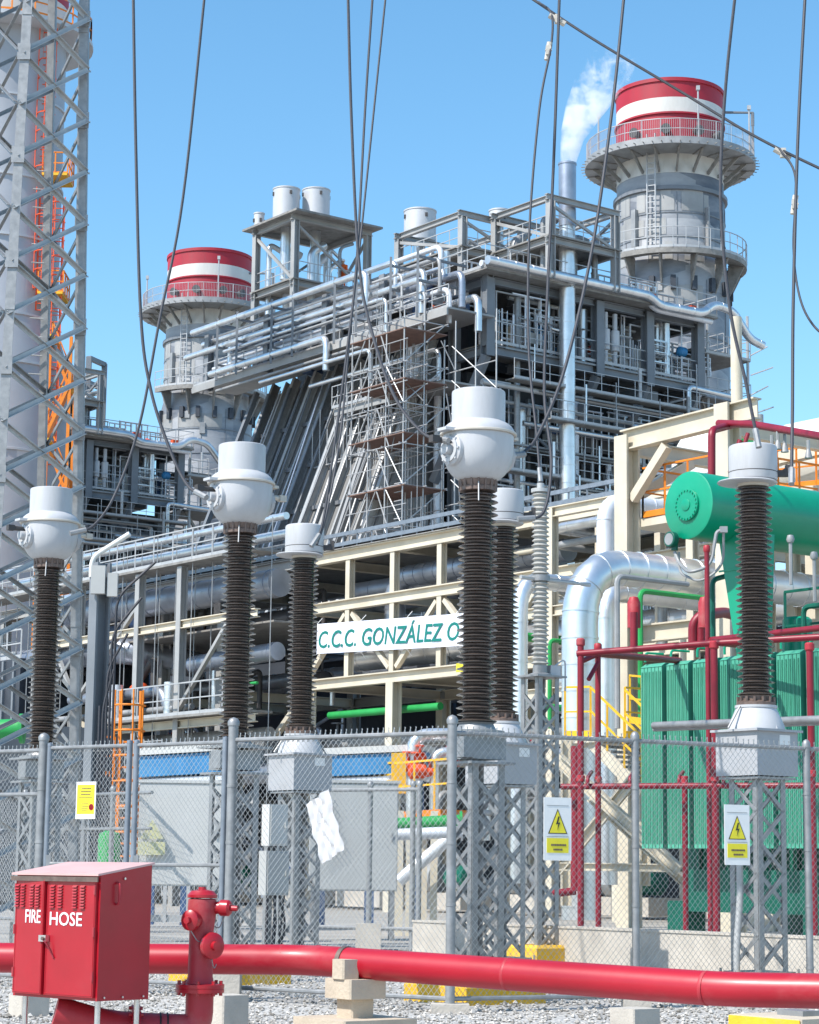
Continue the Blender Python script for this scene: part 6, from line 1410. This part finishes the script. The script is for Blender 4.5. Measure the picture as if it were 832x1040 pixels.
# buildings closing the view at ground level
for l, a, w_, d_, h_, lab in ((8, 26, 26, 8, 12, 'long low grey hall between pipe rack and nearer boiler'), (-22, 24, 22, 8, 9, 'long low grey hall behind the transformer'), (42, 26, 30, 8, 10, 'long low grey hall in front of the farther boiler')):
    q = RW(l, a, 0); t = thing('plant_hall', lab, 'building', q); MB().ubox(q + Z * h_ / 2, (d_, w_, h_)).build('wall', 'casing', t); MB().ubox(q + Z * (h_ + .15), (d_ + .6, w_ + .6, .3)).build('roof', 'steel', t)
    for k in range(int(w_ / 3)): MB().ubox(q - V * (d_ / 2 + .04) + U * (-w_ / 2 + 1.5 + k * 3) + Z * h_ / 2, (.08, .2, h_ - .1)).build('pilaster', 'steel', t)
    for k in range(int(w_ / 6)): MB().ubox(q - V * (d_ / 2 + .03) + U * (-w_ / 2 + 3 + k * 6) + Z * 2.5, (.06, 1.6, 1.2)).build('louvre', 'galv_blue', t)
    MB().rail([q - V * d_ / 2 - U * w_ / 2 + Z * (h_ + .3), q - V * d_ / 2 + U * w_ / 2 + Z * (h_ + .3)], 1.1, 1.5, .035).build('railing', 'rail', t)
    for k in range(5):
        z = h_ * (.25 + .15 * k); MB().pipe([q - V * (d_ / 2 + .7 + .2 * (k % 2)) - U * w_ / 2 + Z * z, q - V * (d_ / 2 + .7 + .2 * (k % 2)) + U * w_ / 2 + Z * z], .12 + .07 * (k % 3), 12, bands=1.2).build('pipe', ('clad', 'pipe_grey', 'clad_white')[k % 3], t)

# a worker in orange on the tall roof frame
def person(loc, label, face):
    me = bpy.data.meshes.new('person')
    J = [(0, 0, .95), (0, 0, 1.2), (0, 0, 1.42), (0, .02, 1.52), (0, .03, 1.66), (0, .03, 1.76), (.2, 0, 1.42), (.26, .03, 1.15), (.24, .18, .98), (-.2, 0, 1.42), (-.27, .0, 1.14), (-.24, .1, .92), (.1, 0, .9), (.11, .02, .5), (.11, 0, .08), (.11, .14, .04), (-.1, 0, .9), (-.11, .02, .5), (-.12, -.02, .08), (-.12, .12, .04)]
    E = [(0, 1), (1, 2), (2, 3), (3, 4), (4, 5), (2, 6), (6, 7), (7, 8), (2, 9), (9, 10), (10, 11), (0, 12), (12, 13), (13, 14), (14, 15), (0, 16), (16, 17), (17, 18), (18, 19)]
    rad = [.16, .16, .17, .06, .10, .09, .075, .055, .04, .075, .055, .04, .10, .07, .05, .045, .10, .07, .05, .045]
    me.from_pydata(J, E, []); o = bpy.data.objects.new('person', me); COL.objects.link(o)
    md = o.modifiers.new('s', 'SKIN'); sv = me.skin_vertices[0].data
    for i, r in enumerate(rad): sv[i].radius = (r, r)
    sv[0].use_root = True
    o.modifiers.new('u', 'SUBSURF').levels = 1
    dg = bpy.context.evaluated_depsgraph_get(); m2 = bpy.data.meshes.new_from_object(o.evaluated_get(dg)); o.modifiers.clear(); o.data = m2
    m2.materials.clear(); m2.materials.append(M['workwear']); m2.materials.append(M['skin'])
    for p in m2.polygons: p.material_index = 1 if p.center.z > 1.5 else 0
    m2.polygons.foreach_set('use_smooth', [True] * len(m2.polygons))
    o.location = loc; o.rotation_euler.z = face; tag(o, label, 'person')
    MB().lathe((0, .03, 1.70), [(.135, 0), (.13, .06), (.09, .12), (0, .145)], 16).build('hard_hat', 'white_paint', o)
person(W(4.6, 18.9, 33.24), 'person in orange work clothes standing on the tallest roof frame beside the silencers', 2.6)

# steam plume: real vapour (volume) over the vent
def plume():
    q = W(4.6, -.6, 0) + Z * 36.5; mb = MB(); pts_ = [q + V3((0, 0, -.2)), q + V3((.25, .1, 1.4)), q + V3((.8, .2, 2.8)), q + V3((1.5, .4, 4.2)), q + V3((2.2, .6, 5.3)), q + V3((3.0, .8, 6.0))]
    mb.tube(pts_, [.36, .62, .95, 1.2, 1.3, .9], 20); o = mb.build('steam_plume', 'white_paint')
    m = bpy.data.materials.new('steam'); m.use_nodes = True; nt = m.node_tree; N = nt.nodes; L = nt.links; N.remove(N['Principled BSDF'])
    pv = N.new('ShaderNodeVolumePrincipled'); pv.inputs['Color'].default_value = (1, 1, 1, 1); pv.inputs['Anisotropy'].default_value = .2
    tc = N.new('ShaderNodeTexCoord'); mp = N.new('ShaderNodeMapping'); L.new(tc.outputs['Object'], mp.inputs['Vector'])
    nz = N.new('ShaderNodeTexNoise'); nz.inputs['Scale'].default_value = 1.25; nz.inputs['Detail'].default_value = 6; nz.inputs['Roughness'].default_value = .6; nz.inputs['Distortion'].default_value = .7
    L.new(mp.outputs['Vector'], nz.inputs['Vector'])
    sep = N.new('ShaderNodeSeparateXYZ'); L.new(tc.outputs['Object'], sep.inputs['Vector'])
    mr = N.new('ShaderNodeMapRange'); mr.inputs['From Min'].default_value = q.z; mr.inputs['From Max'].default_value = q.z + 6.5; mr.inputs['To Min'].default_value = .30; mr.inputs['To Max'].default_value = .60
    L.new(sep.outputs['Z'], mr.inputs['Value'])
    sb = N.new('ShaderNodeMath'); sb.operation = 'SUBTRACT'; L.new(nz.outputs['Fac'], sb.inputs[0]); L.new(mr.outputs['Result'], sb.inputs[1])
    ml = N.new('ShaderNodeMath'); ml.operation = 'MULTIPLY'; ml.inputs[1].default_value = 9; ml.use_clamp = False; L.new(sb.outputs[0], ml.inputs[0])
    mx = N.new('ShaderNodeMath'); mx.operation = 'MAXIMUM'; mx.inputs[1].default_value = 0; L.new(ml.outputs[0], mx.inputs[0])
    L.new(mx.outputs[0], pv.inputs['Density']); L.new(pv.outputs['Volume'], N['Material Output'].inputs['Volume'])
    o.data.materials.clear(); o.data.materials.append(m)
    tag(o, 'white steam drifting up from the slim vent stack', 'steam', kind='stuff')
plume()
SC.cycles.volume_bounces = 6; SC.cycles.volume_step_rate = 1; SC.cycles.volume_max_steps = 128; SC.cycles.max_bounces = 8; SC.cycles.use_denoising = True
